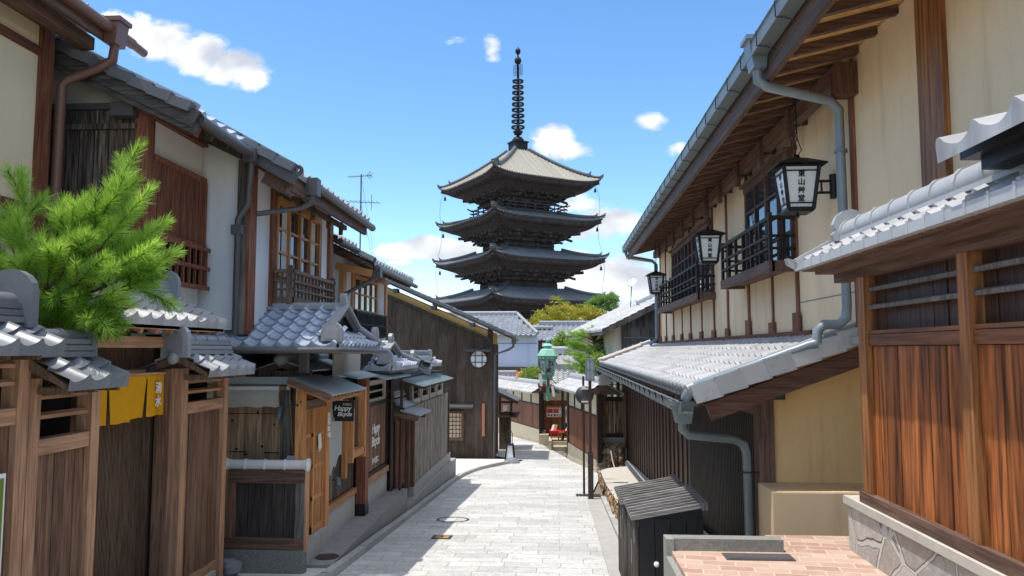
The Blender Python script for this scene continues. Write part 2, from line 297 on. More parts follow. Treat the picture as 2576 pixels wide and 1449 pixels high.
# ------------------------------------------------------------------ helpers
V=Vector
def tag(o,label=None,cat=None,group=None,kind=None):
    if label: o['label']=label
    if cat: o['category']=cat
    if group: o['group']=group
    if kind: o['kind']=kind
    return o
def thing(name,label,cat,loc=(0,0,0),group=None,rz=0):
    o=bpy.data.objects.new(name,None); COL.objects.link(o); o.location=loc; o.rotation_euler=(0,0,rz); o.empty_display_size=.2
    return tag(o,label,cat,group)
def org(p):
    v=V((0,0,0))
    while p is not None: v=v+p.location; p=p.parent
    return v
class MB:
    def __init__(s): s.v=[];s.f=[];s.r=[];s.m=[];s.s=[];s.a=[]
    def add(s,vs,fs,r=None,m=0,sm=False):
        if r is None: r=random.random()
        b=len(s.v); s.v.extend(V(x) for x in vs); s.a.append((b,len(s.v),len(s.f),len(s.f)+len(fs)))
        for f in fs: s.f.append([i+b for i in f]); s.r.append(r); s.m.append(m); s.s.append(sm)
        return s
    def box(s,x0,x1,y0,y1,z0,z1,m=0,r=None):
        if x0>x1:x0,x1=x1,x0
        if y0>y1:y0,y1=y1,y0
        if z0>z1:z0,z1=z1,z0
        return s.add([(x0,y0,z0),(x1,y0,z0),(x1,y1,z0),(x0,y1,z0),(x0,y0,z1),(x1,y0,z1),(x1,y1,z1),(x0,y1,z1)],
            [(0,3,2,1),(4,5,6,7),(0,1,5,4),(1,2,6,5),(2,3,7,6),(3,0,4,7)],r,m)
    def beam(s,p0,p1,w,h,up=(0,0,1),m=0,r=None):
        p0=V(p0);p1=V(p1);d=(p1-p0).normalized();up=V(up)
        a=d.cross(up)
        if a.length<1e-4: a=d.cross(V((0,1,0)))
        a.normalize();b=a.cross(d).normalized()
        vs=[]
        for p in(p0,p1):
            for i,j in((-1,-1),(1,-1),(1,1),(-1,1)): vs.append(p+a*(i*w/2)+b*(j*h/2))
        return s.add(vs,[(0,1,2,3),(7,6,5,4),(0,4,5,1),(1,5,6,2),(2,6,7,3),(3,7,4,0)],r,m)
    def prism(s,poly,ext,m=0,r=None,sm=False):
        poly=[V(p) for p in poly];e=V(ext);n=len(poly)
        fs=[tuple(range(n-1,-1,-1)),tuple(range(n,2*n))]
        s.add(poly+[p+e for p in poly],fs,r,m)
        return s.add(poly+[p+e for p in poly],[(i,(i+1)%n,(i+1)%n+n,i+n) for i in range(n)],s.r[-1],m,sm)
    def tube(s,path,rad,n=10,m=0,caps=True,r=None,smooth=True):
        P=[V(p) for p in path]; k=len(P)
        rs=rad if isinstance(rad,(list,tuple)) else [rad]*k
        vs=[];prev=None
        for i,p in enumerate(P):
            d=(P[min(i+1,k-1)]-P[max(i-1,0)]).normalized()
            if prev is None:
                a=d.cross(V((0,0,1)))
                if a.length<.05:a=d.cross(V((0,1,0)))
            else: a=prev-d*prev.dot(d)
            a.normalize();b=d.cross(a);prev=a
            sc=1.
            if 0<i<k-1:
                c=(P[i]-P[i-1]).normalized().dot((P[i+1]-P[i]).normalized()); sc=1/max(.6,math.sqrt((1+c)/2))
            for j in range(n):
                t=2*math.pi*j/n; vs.append(p+(a*math.cos(t)+b*math.sin(t))*rs[i]*sc)
        fs=[(i*n+j,i*n+(j+1)%n,(i+1)*n+(j+1)%n,(i+1)*n+j) for i in range(k-1) for j in range(n)]
        s.add(vs,fs,r,m,smooth)
        if caps: s.add(vs[:n],[tuple(range(n-1,-1,-1))],s.r[-1],m); s.add(vs[-n:],[tuple(range(n))],s.r[-1],m)
        return s
    def lathe(s,prof,c,n=16,m=0,r=None,axis=(0,0,1),smooth=True,start=0.):
        c=V(c);ax=V(axis).normalized();a=ax.cross(V((0,1,0)) if abs(ax.y)<.9 else V((1,0,0))).normalized();b=ax.cross(a)
        vs=[c+ax*z+(a*math.cos(start+2*math.pi*j/n)+b*math.sin(start+2*math.pi*j/n))*q for q,z in prof for j in range(n)]
        k=len(prof)
        return s.add(vs,[(i*n+j,i*n+(j+1)%n,(i+1)*n+(j+1)%n,(i+1)*n+j) for i in range(k-1) for j in range(n)],r,m,smooth)
    def ball(s,c,rad,n=14,m=0,r=None,sz=1.):
        k=n//2; prof=[(rad*math.sin(math.pi*i/k)+1e-4,-rad*sz*math.cos(math.pi*i/k)) for i in range(k+1)]
        return s.lathe(prof,c,n,m,r)
    def disc(s,c,rad,n=24,m=0,r=None,sy=1.,inner=0.):
        c=V(c)
        o=[c+V((rad*math.cos(2*math.pi*i/n),rad*sy*math.sin(2*math.pi*i/n),0)) for i in range(n)]
        if not inner: return s.add(o,[tuple(range(n))],r,m)
        q=[c+V((inner*math.cos(2*math.pi*i/n),inner*sy*math.sin(2*math.pi*i/n),0)) for i in range(n)]
        return s.add(o+q,[(i,(i+1)%n,(i+1)%n+n,i+n) for i in range(n)],r,m)
    def grid(s,rows,m=0,r=None,sm=True,flip=False):
        n=len(rows[0]);vs=[p for row in rows for p in row]
        fs=[(i*n+j,i*n+j+1,(i+1)*n+j+1,(i+1)*n+j) for i in range(len(rows)-1) for j in range(n-1)]
        if flip: fs=[f[::-1] for f in fs]
        return s.add(vs,fs,r,m,sm)
    def clusters(s):
        n=len(s.a); bb=[]
        for v0,v1,f0,f1 in s.a:
            vs=s.v[v0:v1]; bb.append((V((min(v.x for v in vs),min(v.y for v in vs),min(v.z for v in vs))),V((max(v.x for v in vs),max(v.y for v in vs),max(v.z for v in vs)))))
        g=list(range(n))
        def root(i):
            while g[i]!=i: i=g[i]
            return i
        for i in range(n):
            for j in range(i):
                a,b=bb[i],bb[j]; gap=math.sqrt(sum(max(0,a[0][k]-b[1][k],b[0][k]-a[1][k])**2 for k in range(3)))
                if gap<.45*max((a[1]-a[0]).length,(b[1]-b[0]).length): g[root(i)]=root(j)
        out={}
        for i in range(n): out.setdefault(root(i),[]).append(i)
        return list(out.values())
    def build(s,name,mats,parent=None,label=None,cat=None,group=None,kind=None):
        if parent is not None and 1<len(s.a)<=150:
            cs=s.clusters()
            if 1<len(cs)<=70:
                os=[]
                for c in sorted(cs,key=lambda c:-len(c)):
                    q=MB()
                    for i in c:
                        v0,v1,f0,f1=s.a[i]; d=len(q.v)-v0; k0=len(q.v); q.v+=s.v[v0:v1]
                        for f in range(f0,f1): q.f.append([x+d for x in s.f[f]]); q.r.append(s.r[f]); q.m.append(s.m[f]); q.s.append(s.s[f])
                    os.append(q.build(name,mats,parent,label))
                return os[0]
        if isinstance(mats,str): mats=[mats]
        me=bpy.data.meshes.new(name); o0=org(parent)
        if parent is None and kind!='structure' and s.v:
            lo=V((min(v.x for v in s.v)+max(v.x for v in s.v),min(v.y for v in s.v)+max(v.y for v in s.v),0))/2; lo.z=min(v.z for v in s.v); o0=lo
        me.from_pydata([tuple(v-o0) for v in s.v],[],s.f)
        for k in mats: me.materials.append(MT[k])
        me.polygons.foreach_set('material_index',s.m); me.polygons.foreach_set('use_smooth',s.s)
        at=me.attributes.new('rnd','FLOAT','FACE'); at.data.foreach_set('value',s.r); me.update()
        o=bpy.data.objects.new(name,me); COL.objects.link(o)
        if parent is not None: o.parent=parent
        elif kind!='structure': o.location=o0
        return tag(o,label,cat,group,kind)
def copy_tree(o,parent=None):
    c=o.copy(); COL.objects.link(c)
    if parent is not None: c.parent=parent
    for ch in list(o.children): copy_tree(ch,c)
    return c
def one(name,mat,parent,*boxes):
    b=MB()
    for q in boxes: b.box(*q)
    return b.build(name,mat,parent)
# boards standing side by side along x or y; pl = plane coordinate of the outer face, t = thickness inwards (signed)
def boards(b,ax,a0,a1,pl,z0,z1,w=.2,t=.02,gap=.004,jit=.004,m=0):
    n=max(1,round(abs(a1-a0)/w)); d=(a1-a0)/n
    for i in range(n):
        p=a0+d*i+gap*(1 if d>0 else -1); q=a0+d*(i+1)-gap*(1 if d>0 else -1); j=random.uniform(-jit,jit)
        zz0=z0(p) if callable(z0) else z0; zz1=z1((p+q)/2) if callable(z1) else z1
        if ax=='x': b.box(p,q,pl+j,pl+j+t,zz0,zz1,m)
        else: b.box(pl+j,pl+j+t,p,q,zz0,zz1,m)
    return b
def slats(b,ax,a0,a1,pl,z0,z1,pitch,w,t,m=0):
    n=max(1,round(abs(a1-a0)/pitch)); d=(a1-a0)/n
    for i in range(n):
        c=a0+d*(i+.5)
        zz0=z0(c) if callable(z0) else z0; zz1=z1(c) if callable(z1) else z1
        if ax=='x': b.box(c-w/2,c+w/2,pl,pl+t,zz0,zz1,m)
        else: b.box(pl,pl+t,c-w/2,c+w/2,zz0,zz1,m)
    return b
def prof(t):
    return -.030*math.sin(math.pi*t/.72) if t<.72 else .034*math.sin(math.pi*(t-.72)/.28)
# pan-and-roll tiles: O = eave corner, U along the eave, W up the slope
def tiles(b,O,U,W,wu,lv,tw=.27,tc=.24,n=8,m=0,lip=.07,clip=None,lift=.034,k=1.):
    O=V(O);U=V(U).normalized();W=V(W).normalized();N=U.cross(W)
    flip=N.z<0
    if flip:N=-N
    nt=max(1,round(wu/tw));tw=wu/nt;nc=max(1,round(lv/tc));tc=lv/nc
    for c in range(nc):
        lo=c*tc;hi=(c+1)*tc+.012
        for t in range(nt):
            if clip and not clip((t+.5)*tw,(c+.5)*tc): continue
            r=random.random();jt=random.uniform(-.004,.004)
            top=[];bot=[];low=[]
            for i in range(n+1):
                u=(t+i/n)*tw;h=prof(i/n)*k
                bot.append(O+U*u+W*lo+N*(h+lift+jt));top.append(O+U*u+W*hi+N*(h+jt*.5))
                low.append(O+U*u+W*lo+(N*(h-.004) if c else N*0-V((0,0,lip))))
            b.grid([bot,top],m,r,True,flip); b.grid([low,bot],m,r*.8,False,flip)
    return b
def verge_tiles(b,O,W,lv,side,tc=.24,w0=.13,drop=.1,m=0):
    O=V(O);W=V(W).normalized();sd=V(side).normalized();N=W.cross(sd)
    if N.z<0:N=-N
    n=max(1,round(lv/tc));tc=lv/n
    for i in range(n):
        w=w0+.004*(i%2)
        p=O+W*(i*tc);q=O+W*((i+1)*tc+.02)
        b.add([p+N*.045,p+sd*w+N*.06,q+sd*w+N*.025,q+N*.012,p-N*.03,p+sd*w-N*drop,q+sd*w-N*(drop+.02),q-N*.03],
              [(0,1,2,3),(1,5,6,2),(0,4,5,1),(3,2,6,7),(4,7,6,5)])
def ridge(b,p0,p1,w=.24,layers=3,lh=.045,rad=.075,m=0,band=.32,rm=None):
    p0=V(p0);p1=V(p1);d=(p1-p0).normalized();L=(p1-p0).length
    z=0
    for i in range(layers):
        ww=w-.03*i
        b.beam(p0+V((0,0,z+lh/2)),p1+V((0,0,z+lh/2)),ww,lh*.82,m=m); b.beam(p0+V((0,0,z+lh/2)),p1+V((0,0,z+lh/2)),ww-.05,lh*1.02,m=m); z+=lh
    b.tube([p0+V((0,0,z)),p1+V((0,0,z))],rad,12,m)
    if band:
        n=max(1,round(L/band))
        for i in range(n+1):
            c=p0+d*(L*i/n)+V((0,0,z)); b.tube([c-d*.02,c+d*.02],rad*1.13,12,m)
    return z+rad
def arch(w,h,k=8,base=0.):
    pts=[(-w/2*1.0,base),(w/2,base),(w/2,h-w/2*.9)]
    for i in range(1,k): t=math.pi*i/k; pts.append((w/2*math.cos(t),h-w/2*.9+w/2*.9*math.sin(t)))
    return pts+[(-w/2,h-w/2*.9)]
# ridge-end tile; c = base centre, f = the way it faces (unit, horizontal)
def onigawara(b,c,f,w=.3,h=.3,t=.07,ball=False,m=0):
    c=V(c);f=V(f);a=V((0,0,1)).cross(f)
    P=[c+a*x+V((0,0,z)) for x,z in arch(w,h)]; b.prism(P,f*t,m)
    P=[c+f*(t+.012)+a*x+V((0,0,z+h*.12)) for x,z in arch(w*.62,h*.66)]; b.prism(P,-f*.03,m)
    if ball: b.ball(c+f*(t+.02)+V((0,0,-.01)),w*.21,14,m)
def slope_deck(b,p_eave0,p_eave1,p_top1,p_top0,t=.05,m=0):
    P=[V(p) for p in(p_eave0,p_eave1,p_top1,p_top0)]
    b.prism([p-V((0,0,t)) for p in P],(0,0,t),m)
def text_mesh(name,body,size,mat,parent,loc,rot,spacing=1.,bold=0.,shear=0.,line=1.,align='CENTER',ext=.002,sx=1.):
    cu=bpy.data.curves.new(name,'FONT'); cu.body=body; cu.size=size; cu.align_x=align; cu.align_y='CENTER'; cu.offset=bold; cu.shear=shear; cu.extrude=ext
    cu.space_character=spacing; cu.space_line=line; cu.resolution_u=3
    o=bpy.data.objects.new(name,cu); COL.objects.link(o)
    dg=bpy.context.evaluated_depsgraph_get(); me=bpy.data.meshes.new_from_object(o.evaluated_get(dg)); bpy.data.objects.remove(o); bpy.data.curves.remove(cu)
    me.materials.clear(); me.materials.append(MT[mat])
    M=Matrix.Translation(V(loc)-org(parent))@rot.to_4x4()@Matrix.Diagonal((sx,1,1,1)); me.transform(M)
    ob=bpy.data.objects.new(name,me); COL.objects.link(ob); ob.parent=parent
    return ob
def facing(nrm,up=(0,0,1)):
    n=V(nrm).normalized();u=V(up);x=u.cross(n).normalized();y=n.cross(x)
    return Matrix((x,y,n)).transposed()
GP=[(-40,-1.6),(0,-1.65),(5,-2.25),(9.5,-2.8),(17,-3.3),(22,-3.6),(27,-3.88),(33,-4.03),(39,-4.22),(60,-5.0),(120,-7.2),(900,-7.6)]
def gz(y):
    for (a,p),(c,q) in zip(GP,GP[1:]):
        if a<=y<=c: return p+(q-p)*(y-a)/(c-a)
    return GP[-1][1]
def interp(tab,y):
    if y<=tab[0][0]: return tab[0][1]
    for (a,p),(c,q) in zip(tab,tab[1:]):
        if y<=c: return p+(q-p)*(y-a)/(c-a)
    return tab[-1][1]
# ------------------------------------------------------------------ ground and road
ys=[-40,-5,0,2.5,5,7,9.5,12,14.5,17,19.5,22,24,25.5,27,29,31,33,36,39,45,52,60,90,120,300,900]
XL=[(0,-2.78),(20,-2.76),(22,-2.70),(23.5,-2.45),(25,-1.95),(26.2,-1.45),(27.2,-1.2),(28,-2.2),(30,-3.2),(33,-6),(39,-14)]
XR=[(0,.62),(17,.62),(19,.85),(22,1.15),(23.2,1.12),(27.5,.33),(33,-.8),(39,-3.1),(45,-6),(60,-13)]
b=MB(); b.grid([[V((x,y,gz(y)-.06)) for x in(-600,-60,-20,-8,-4,-2,0,2,4,8,20,60,600)] for y in ys],0,.5,False); b.build('ground','terrain_soil',kind='structure')
b=MB(); yy=[1+.5*i for i in range(88)]
b.grid([[V((interp(XL,y)*(1-i/8)+interp(XR,y)*i/8,y,gz(y))) for i in range(9)] for y in yy],0,.5,False); b.build('road','road_stone',kind='structure')
# kerbs: stone blocks 0.1 m proud of the road
def kerb(tab,y0,y1,w,h,mat,step=.9,sgn=-1,up=0):
    b=MB(); y=y0
    while y<y1:
        e=min(y+step-.012,y1); x0=interp(tab,y);x1=interp(tab,e); z0=gz(y);z1=gz(e); j=random.uniform(-.006,.006)
        b.add([(x0,y,z0-.2),(x0+sgn*w,y,z0-.2),(x1+sgn*w,e,z1-.2),(x1,e,z1-.2),(x0,y,z0+h+j),(x0+sgn*w,y,z0+h+j),(x1+sgn*w,e,z1+h+j),(x1,e,z1+h+j)],
          [(4,5,6,7),(0,4,7,3),(1,2,6,5),(0,1,5,4),(3,7,6,2)] if sgn>0 else [(7,6,5,4),(3,7,4,0),(5,6,2,1),(4,5,1,0),(2,6,7,3)]); y+=step
    b.build('kerb',mat,kind='structure')
kerb(XL,2,26.2,.11,.09,'kerb_stone'); 
b=MB(); b.grid([[V((-5.2+(interp(XL,y)-.11+5.2)*i/3,y,gz(y)+.035)) for i in range(4)] for y in [9+.5*i for i in range(37)]],0,.5,False); b.build('pavement','sidewalk_pale',kind='structure')
XG=[(0,.62),(17.2,.62)]
b=MB(); b.grid([[V((x,y,gz(y)+(.006 if x<.9 else .004))) for x in(.622,.75,.92)] for y in [3+.5*i for i in range(30)]],0,.5,False); b.build('gutter','concrete',kind='structure')
kerb([(0,.92),(20,.92)],3,17.4,.12,.07,'kerb_stone',.8,1)
kerb([(18.6,1.45),(23.2,1.14),(27.5,.36)],18.6,27.5,.14,.06,'wall_stone',.9,1)
kerb([(33,-.72),(39,-3.0)],33,39,.14,.08,'wall_stone',.9,1)
# ================================================================== LEFT SIDE OF THE LANE
# a pitched roof over a house whose eave runs along the lane (Y): eave at x=xe,z=ze rising to x=xr
def lane_roof(T,xe,ze,xr,pitch,y0,y1,tmat,wmat='brown_x',tw=.27,tc=.26,rafters=True,deck=.09,back=True,tn=8,verge=True,soffit=None):
    sg=1 if xr>xe else -1; zr=ze+abs(xr-xe)*pitch; W=V((xr-xe,0,zr-ze))
    b=MB(); tiles(b,(xe,y0,ze+.05),(0,1,0),W,y1-y0,W.length,tw,tc,tn)
    if verge:
        b.beam((xe,y0+.05,ze+.10),(xr,y0+.05,zr+.10),.16,.09)
    b.build('tiled_roof',tmat,T)
    b=MB(); slope_deck(b,(xe+sg*.03,y0,ze),(xe+sg*.03,y1,ze),(xr,y1,zr),(xr,y0,zr),deck)
    if back: slope_deck(b,(2*xr-xe,y0,ze),(2*xr-xe,y1,ze),(xr,y1,zr),(xr,y0,zr),deck)
    b.build('roof_deck',soffit or wmat,T)
    if rafters:
        b=MB(); y=y0+.15
        while y<y1: b.beam((xe+sg*.05,y,ze-deck-.03),(xe+sg*1.1,y,ze-deck-.03+1.05*pitch),.05,.07); y+=.42
        b.build('rafters',wmat,T)
    return zr
# ---- cream house at the near left
T=thing('cream_house','cream plastered timber house cut by the left edge with brown gutter and downpipe','house',(-5.6,5,-2))
one('wall','plaster_tan',T,(-10,-5.6,1.2,7.66,-2.4,3.66))
one('corner_post','rust_wood',T,(-5.7,-5.53,7.6,7.76,-2.4,3.62))
one('rail','rust_rail',T,(-5.6,-5.56,1.2,7.6,3.17,3.26),(-5.6,-5.56,1.2,7.6,1.42,1.54),(-5.6,-5.56,1.2,7.6,3.5,3.62))
b=MB(); slope_deck(b,(-5.03,1.2,3.62),(-5.03,8.1,3.62),(-9.8,8.06,5.4),(-9.8,1.2,5.4),.12); b.build('roof_deck','brown_x',T)
b=MB(); tiles(b,(-5.06,1.2,3.66),(0,1,0),(-4.75,0,1.77),6.94,5.1,.27,.26); b.build('tiled_roof','tile_blue',T)
one('fascia','brown_beam',T,(-5.05,-5.01,1.2,8.1,3.42,3.62))
one('purlin','brown_beam',T,(-5.35,-5.2,1.2,7.95,3.36,3.5))
b=MB(); b.tube([(-4.94,1.2,3.58),(-4.94,8.25,3.55)],.062,12); b.tube([(-4.94,8.25,3.55),(-4.94,8.5,3.54)],.05,12); b.build('gutter','gutter_brown',T)
b=MB(); b.prism([(-5.03,7.8,3.66),(-4.83,7.8,3.66),(-4.87,7.8,3.38),(-4.99,7.8,3.38)],(0,.2,0)); b.box(-5.05,-4.81,7.78,8.02,3.63,3.68)
b.tube([(-4.93,7.9,3.4),(-4.95,7.9,3.22),(-5.1,7.88,3.12),(-5.40,7.82,2.98),(-5.46,7.8,2.9),(-5.47,7.8,-2.3)],.05,10)
b.build('downpipe','gutter_brown',T)
# ---- H1: house with the black boarded gable
T=thing('gabled_house','two storey house with weathered black board gable and a tall red brown slatted window','house',(-4.7,8.9,-2.6))
zr=lane_roof(T,-4.05,2.62,-7.7,.486,8.0,9.62,'tile_blue','dark_board')
b=MB(); b.beam((-4.0,7.98,2.55),(-7.7,7.98,4.33),.05,.2,(0,0,1)); b.beam((-4.02,8.02,2.45),(-7.7,8.02,4.2),.06,.12,(0,0,1)); b.build('bargeboard','barge_dark',T)
b=MB(); tiles(b,(-4.05,9.6,2.67),(0,1,0),(-3.65,0,1.774),.1,.1); 
b=MB(); W=V((-3.65,0,1.774)); verge_tiles(b,(-4.05,8.04,2.68),W,W.length,(0,-1,0),.26,.14,.06); b.build('verge_tiles','tile_dark',T)
one('wall','plaster_ivory',T,(-10.5,-4.72,8.26,9.6,.2,2.86),(-10.5,-5.4,8.26,9.6,-2.6,.2))
b=MB(); b.prism([(-4.74,8.24,2.5),(-10.4,8.24,2.5),(-7.7,8.24,4.30),(-4.74,8.24,2.87)],(0,1.36,0)); b.build('gable','plaster_grey',T)
b=MB(); boards(b,'x',-4.80,-7.4,8.21,-.5,2.76,.17,.02); b.box(-7.4,-4.8,8.16,8.2,2.52,2.58); b.build('gable_boards','gable_board',T)
b=MB(); b.beam((-7.4,8.19,3.1),(-6.0,8.19,2.79),.06,.07); b.beam((-6.0,8.19,2.79),(-5.0,8.19,2.79),.06,.07); b.build('flashing','gutter_dark',T)
one('corner_post','rust_wood',T,(-4.82,-4.66,8.17,8.32,.2,2.8))
b=MB(); b.box(-5.05,-4.78,8.05,8.2,2.64,2.80); b.build('beam_end','gutter_dark',T)
b=MB(); b.beam((-4.82,8.14,2.80),(-4.06,8.14,2.46),.1,.13); b.box(-4.72,-4.64,8.3,9.6,2.68,2.86); b.build('wall_plate','rust_rail',T)
b=MB(); slats(b,'y',8.32,9.58,-4.68,1.36,2.2,.036,.02,.03); b.box(-4.69,-4.64,8.32,9.6,2.19,2.26); b.box(-4.69,-4.62,8.32,9.6,1.3,1.37)
b.box(-4.69,-4.63,9.54,9.6,.8,2.2); fr=b.build('slatted_window','rust_wood',T)
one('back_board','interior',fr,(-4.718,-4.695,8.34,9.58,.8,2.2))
b=MB()
for z in(.8,1.05,1.3): b.box(-4.62,-4.57,8.42,9.62,z-.025,z+.025)
slats(b,'y',8.42,9.62,-4.61,.8,1.3,.15,.03,.03); b.build('balustrade','rust_wood',T)
b=MB(); b.tube([(-3.98,8.02,2.56),(-3.98,9.5,2.53)],.06,12); b.lathe([(.062,0),(.062,.03),(.03,.03)],(-3.98,7.99,2.56),12,axis=(0,1,0)); b.build('gutter','gutter_dark',T)
b=MB(); b.box(-4.07,-3.9,9.36,9.5,2.42,2.6); b.tube([(-3.98,9.44,2.45),(-3.99,9.44,2.2),(-4.02,9.48,2.1),(-4.02,9.48,1.9),(-4.16,9.5,1.7),(-4.17,9.52,.2)],.04,10); b.box(-4.24,-4.1,9.46,9.58,1.5,1.62); b.build('downpipe','gutter_dark',T)
# ---- H2: white house with balcony window
T=thing('white_house','white plastered house with large paned window behind a wooden balcony rail','house',(-4.1,11,-2.8))
zr=lane_roof(T,-3.42,2.28,-8.6,.56,9.52,13.35,'tile_grey','brown_x')
b=MB(); b.beam((-3.4,9.5,2.22),(-4.5,9.5,2.84),.05,.18); b.build('bargeboard','gutter_dark',T)
b=MB(); W=V((-5.2,0,2.9)); verge_tiles(b,(-3.42,9.56,2.36),W,1.4,(0,-1,0),.26,.14,.06); b.build('verge_tiles','tile_dark',T)
b=MB(); b.beam((-3.9,9.7,2.28),(-3.62,9.7,2.14),.12,.14); b.box(-3.5,-3.44,9.52,13.3,2.06,2.2); b.build('fascia','brown_beam',T)
b=MB(); b.prism([(-4.1,9.66,.26),(-4.1,9.66,2.55),(-8.4,9.66,4.9),(-8.4,9.66,.26)],(0,3.64,0)); b.build('wall','plaster_white',T); one('lower_wall','slat_board',T,(-9,-4.8,10.3,13.3,-2.8,.25))
one('corner_post','rust_wood',T,(-4.16,-4.05,9.62,9.84,.2,2.5))
one('corner_stud','black_board',T,(-4.2,-4.09,9.55,9.66,.2,2.5))
one('post','rust_wood',T,(-4.1,-4.04,10.42,10.54,.3,2.28),(-4.1,-4.04,12.46,12.6,.3,2.28),(-4.1,-4.05,13.1,13.3,.3,2.28))
b=MB(); y0,y1=10.56,12.46
b.box(-4.09,-4.0,y0,y1,2.12,2.22); b.box(-4.09,-4.0,y0,y1,1.06,1.16)
for k in range(5): y=y0+(y1-y0)*k/4; b.box(-4.08,-4.02,y-.025,y+.025,1.1,2.15)
for z in(1.42,1.76): b.box(-4.08,-4.035,y0,y1,z-.018,z+.018)
fr=b.build('window','orange_wood',T); one('pane','window_glass',fr,(-4.092,-4.075,y0,y1,1.1,2.15))
b=MB()
for y in(10.8,11.5,12.1): b.box(-4.066,-4.064,y,y+.22,1.12,2.1)
b.build('curtain','curtain',fr)
b=MB(); 
for z,h in((1.12,.05),(.98,.03),(.86,.03),(.70,.09)): b.box(-3.82,-3.76,10.5,12.5,z-h/2,z+h/2); b.box(-4.08,-3.76,10.46,10.52,z-h/2,z+h/2); b.box(-4.08,-3.76,12.46,12.52,z-h/2,z+h/2)
slats(b,'y',10.56,12.5,-3.81,.7,1.12,.16,.04,.03); b.box(-3.84,-3.76,10.44,10.52,.62,1.2); b.box(-3.84,-3.76,12.44,12.52,.62,1.2); slats(b,'x',-4.06,-3.8,10.47,.7,1.12,.1,.03,.03)
b.box(-4.08,-3.78,10.48,12.5,.64,.67); b.build('balcony','fence_lattice',T)
b=MB(); b.tube([(-3.36,9.98,2.27),(-3.36,13.4,2.2)],.06,12); b.lathe([(.075,0),(.075,.05),(.035,.05),(.035,.0)],(-3.42,9.62,2.36),14,axis=(0,-1,0)); b.build('gutter','gutter_dark',T)
b=MB(); b.box(-3.44,-3.27,9.95,10.12,2.1,2.34); b.tube([(-3.36,10.02,2.12),(-3.38,10.02,2.0),(-3.5,10.0,1.93),(-4.0,9.7,1.8)],.035,10); b.build('downpipe','gutter_dark',T)
b=MB(); 
for y in(10.6,11.2,12.0,12.7): b.box(-3.78,-3.72,y,y+.06,1.98,2.2)
b.box(-3.79,-3.72,10.4,13.0,2.1,2.18); b.build('eave_rail','brown_beam',T)
# ---- H3: smaller house beyond
T=thing('small_house','smaller house beyond the balcony with a lone window over a dark lattice','house',(-4.3,16,-3))
b=MB(); b.prism([(-4.3,14.8,-.2),(-4.3,14.8,1.92),(-8.4,14.8,3.95),(-8.4,14.8,-.2)],(0,3.8,0)); b.build('wall','plaster_white',T); one('side_wall','plaster_white',T,(-9,-4.6,13.3,14.8,-.2,2.2))
lane_roof(T,-3.62,1.68,-8.6,.5,14.6,18.6,'tile_grey','brown_x')
b=MB(); tiles(b,(-4.0,13.36,2.04),(0,1,0),(-4,0,1.9),1.3,4,.27,.26); b.build('near_roof','tile_grey',T)
b=MB(); slope_deck(b,(-3.98,13.34,2.0),(-3.98,14.6,2.0),(-8,14.6,3.9),(-8,13.34,3.9),.08); b.build('near_roof_deck','brown_x',T)
b=MB(); b.tube([(-3.92,13.3,1.96),(-3.92,14.5,1.94)],.05,10); b.tube([(-3.56,14.6,1.62),(-3.56,18.7,1.58)],.05,10); b.beam((-3.6,14.62,1.74),(-3.9,14.62,1.9),.08,.1); b.build('gutter','gutter_dark',T)
b=MB(); b.tube([(-3.56,14.7,1.58),(-3.6,14.7,1.42),(-4.2,14.72,1.12),(-4.22,14.72,.0)],.04,10); b.box(-3.63,-3.5,14.64,14.78,1.42,1.64); b.build('downpipe','gutter_dark',T)
one('post','orange_wood',T,(-4.36,-4.26,14.74,14.94,-2,1.72),(-4.3,-4.26,15.4,15.52,.4,1.7),(-4.3,-4.26,17.5,17.64,.4,1.7),(-4.3,-4.26,18.4,18.6,.4,1.7))
b=MB(); b.beam((-4.4,14.66,1.66),(-3.66,14.66,1.5),.1,.14); b.box(-4.28,-4.2,14.9,18.5,1.6,1.7); b.build('beam','orange_rail',T)
b=MB(); b.box(-4.3,-4.24,15.52,17.5,1.5,1.58); b.box(-4.3,-4.24,15.52,17.5,.78,.86)
for k in range(5): y=15.55+1.92*k/4; b.box(-4.29,-4.25,y-.02,y+.02,.8,1.55)
b.box(-4.29,-4.255,15.52,17.5,1.18,1.21); fr=b.build('window','orange_wood',T); one('pane','glass_green',fr,(-4.298,-4.28,15.52,17.5,.82,1.54))
b=MB(); slats(b,'y',15.4,18.2,-4.2,.3,.8,.1,.03,.03)
for z in(.32,.55,.8): b.box(-4.21,-4.17,15.4,18.2,z-.02,z+.02)
b.box(-4.3,-4.22,15.4,18.2,.28,.82); b.build('lattice','slat_board',T)
# ---- TV antenna on its roof
T=thing('tv_antenna','thin metal television antenna standing above the roof of the small house','antenna',(-4.55,17,2))
b=MB(); b.tube([(-4.55,17,1.9),(-4.55,17,4.06)],.018,6); b.tube([(-4.55,17,4.0),(-4.3,17.4,2.1)],.004,4); b.tube([(-4.55,17,3.4),(-4.28,17.2,2.0)],.004,4); b.build('mast','gutter_grey',T)
b=MB(); b.tube([(-4.86,17,4.0),(-4.3,17,4.03)],.009,5); b.tube([(-5.0,17,3.43),(-4.1,17,3.38)],.009,5); b.tube([(-4.7,17,2.86),(-4.22,17,2.87)],.009,5)
for i in range(9): x=-4.84+.06*i; b.tube([(x,16.9,4.0+.003*i),(x,17.1,4.0+.003*i)],.006,4)
for i in range(9): x=-4.95+.1*i; b.tube([(x,16.82,3.43-.005*i),(x,17.18,3.43-.005*i)],.006,4)
for q in(-1,1): b.tube([(-4.42,17,4.03),(-4.33,17,4.03+.09*q)],.007,4); b.tube([(-4.36,17,4.03),(-4.28,17,4.03+.05*q)],.007,4); b.tube([(-4.3,17,3.4),(-4.3,17,3.4+.18*q)],.007,4)
b.build('aerial','gutter_grey',T)
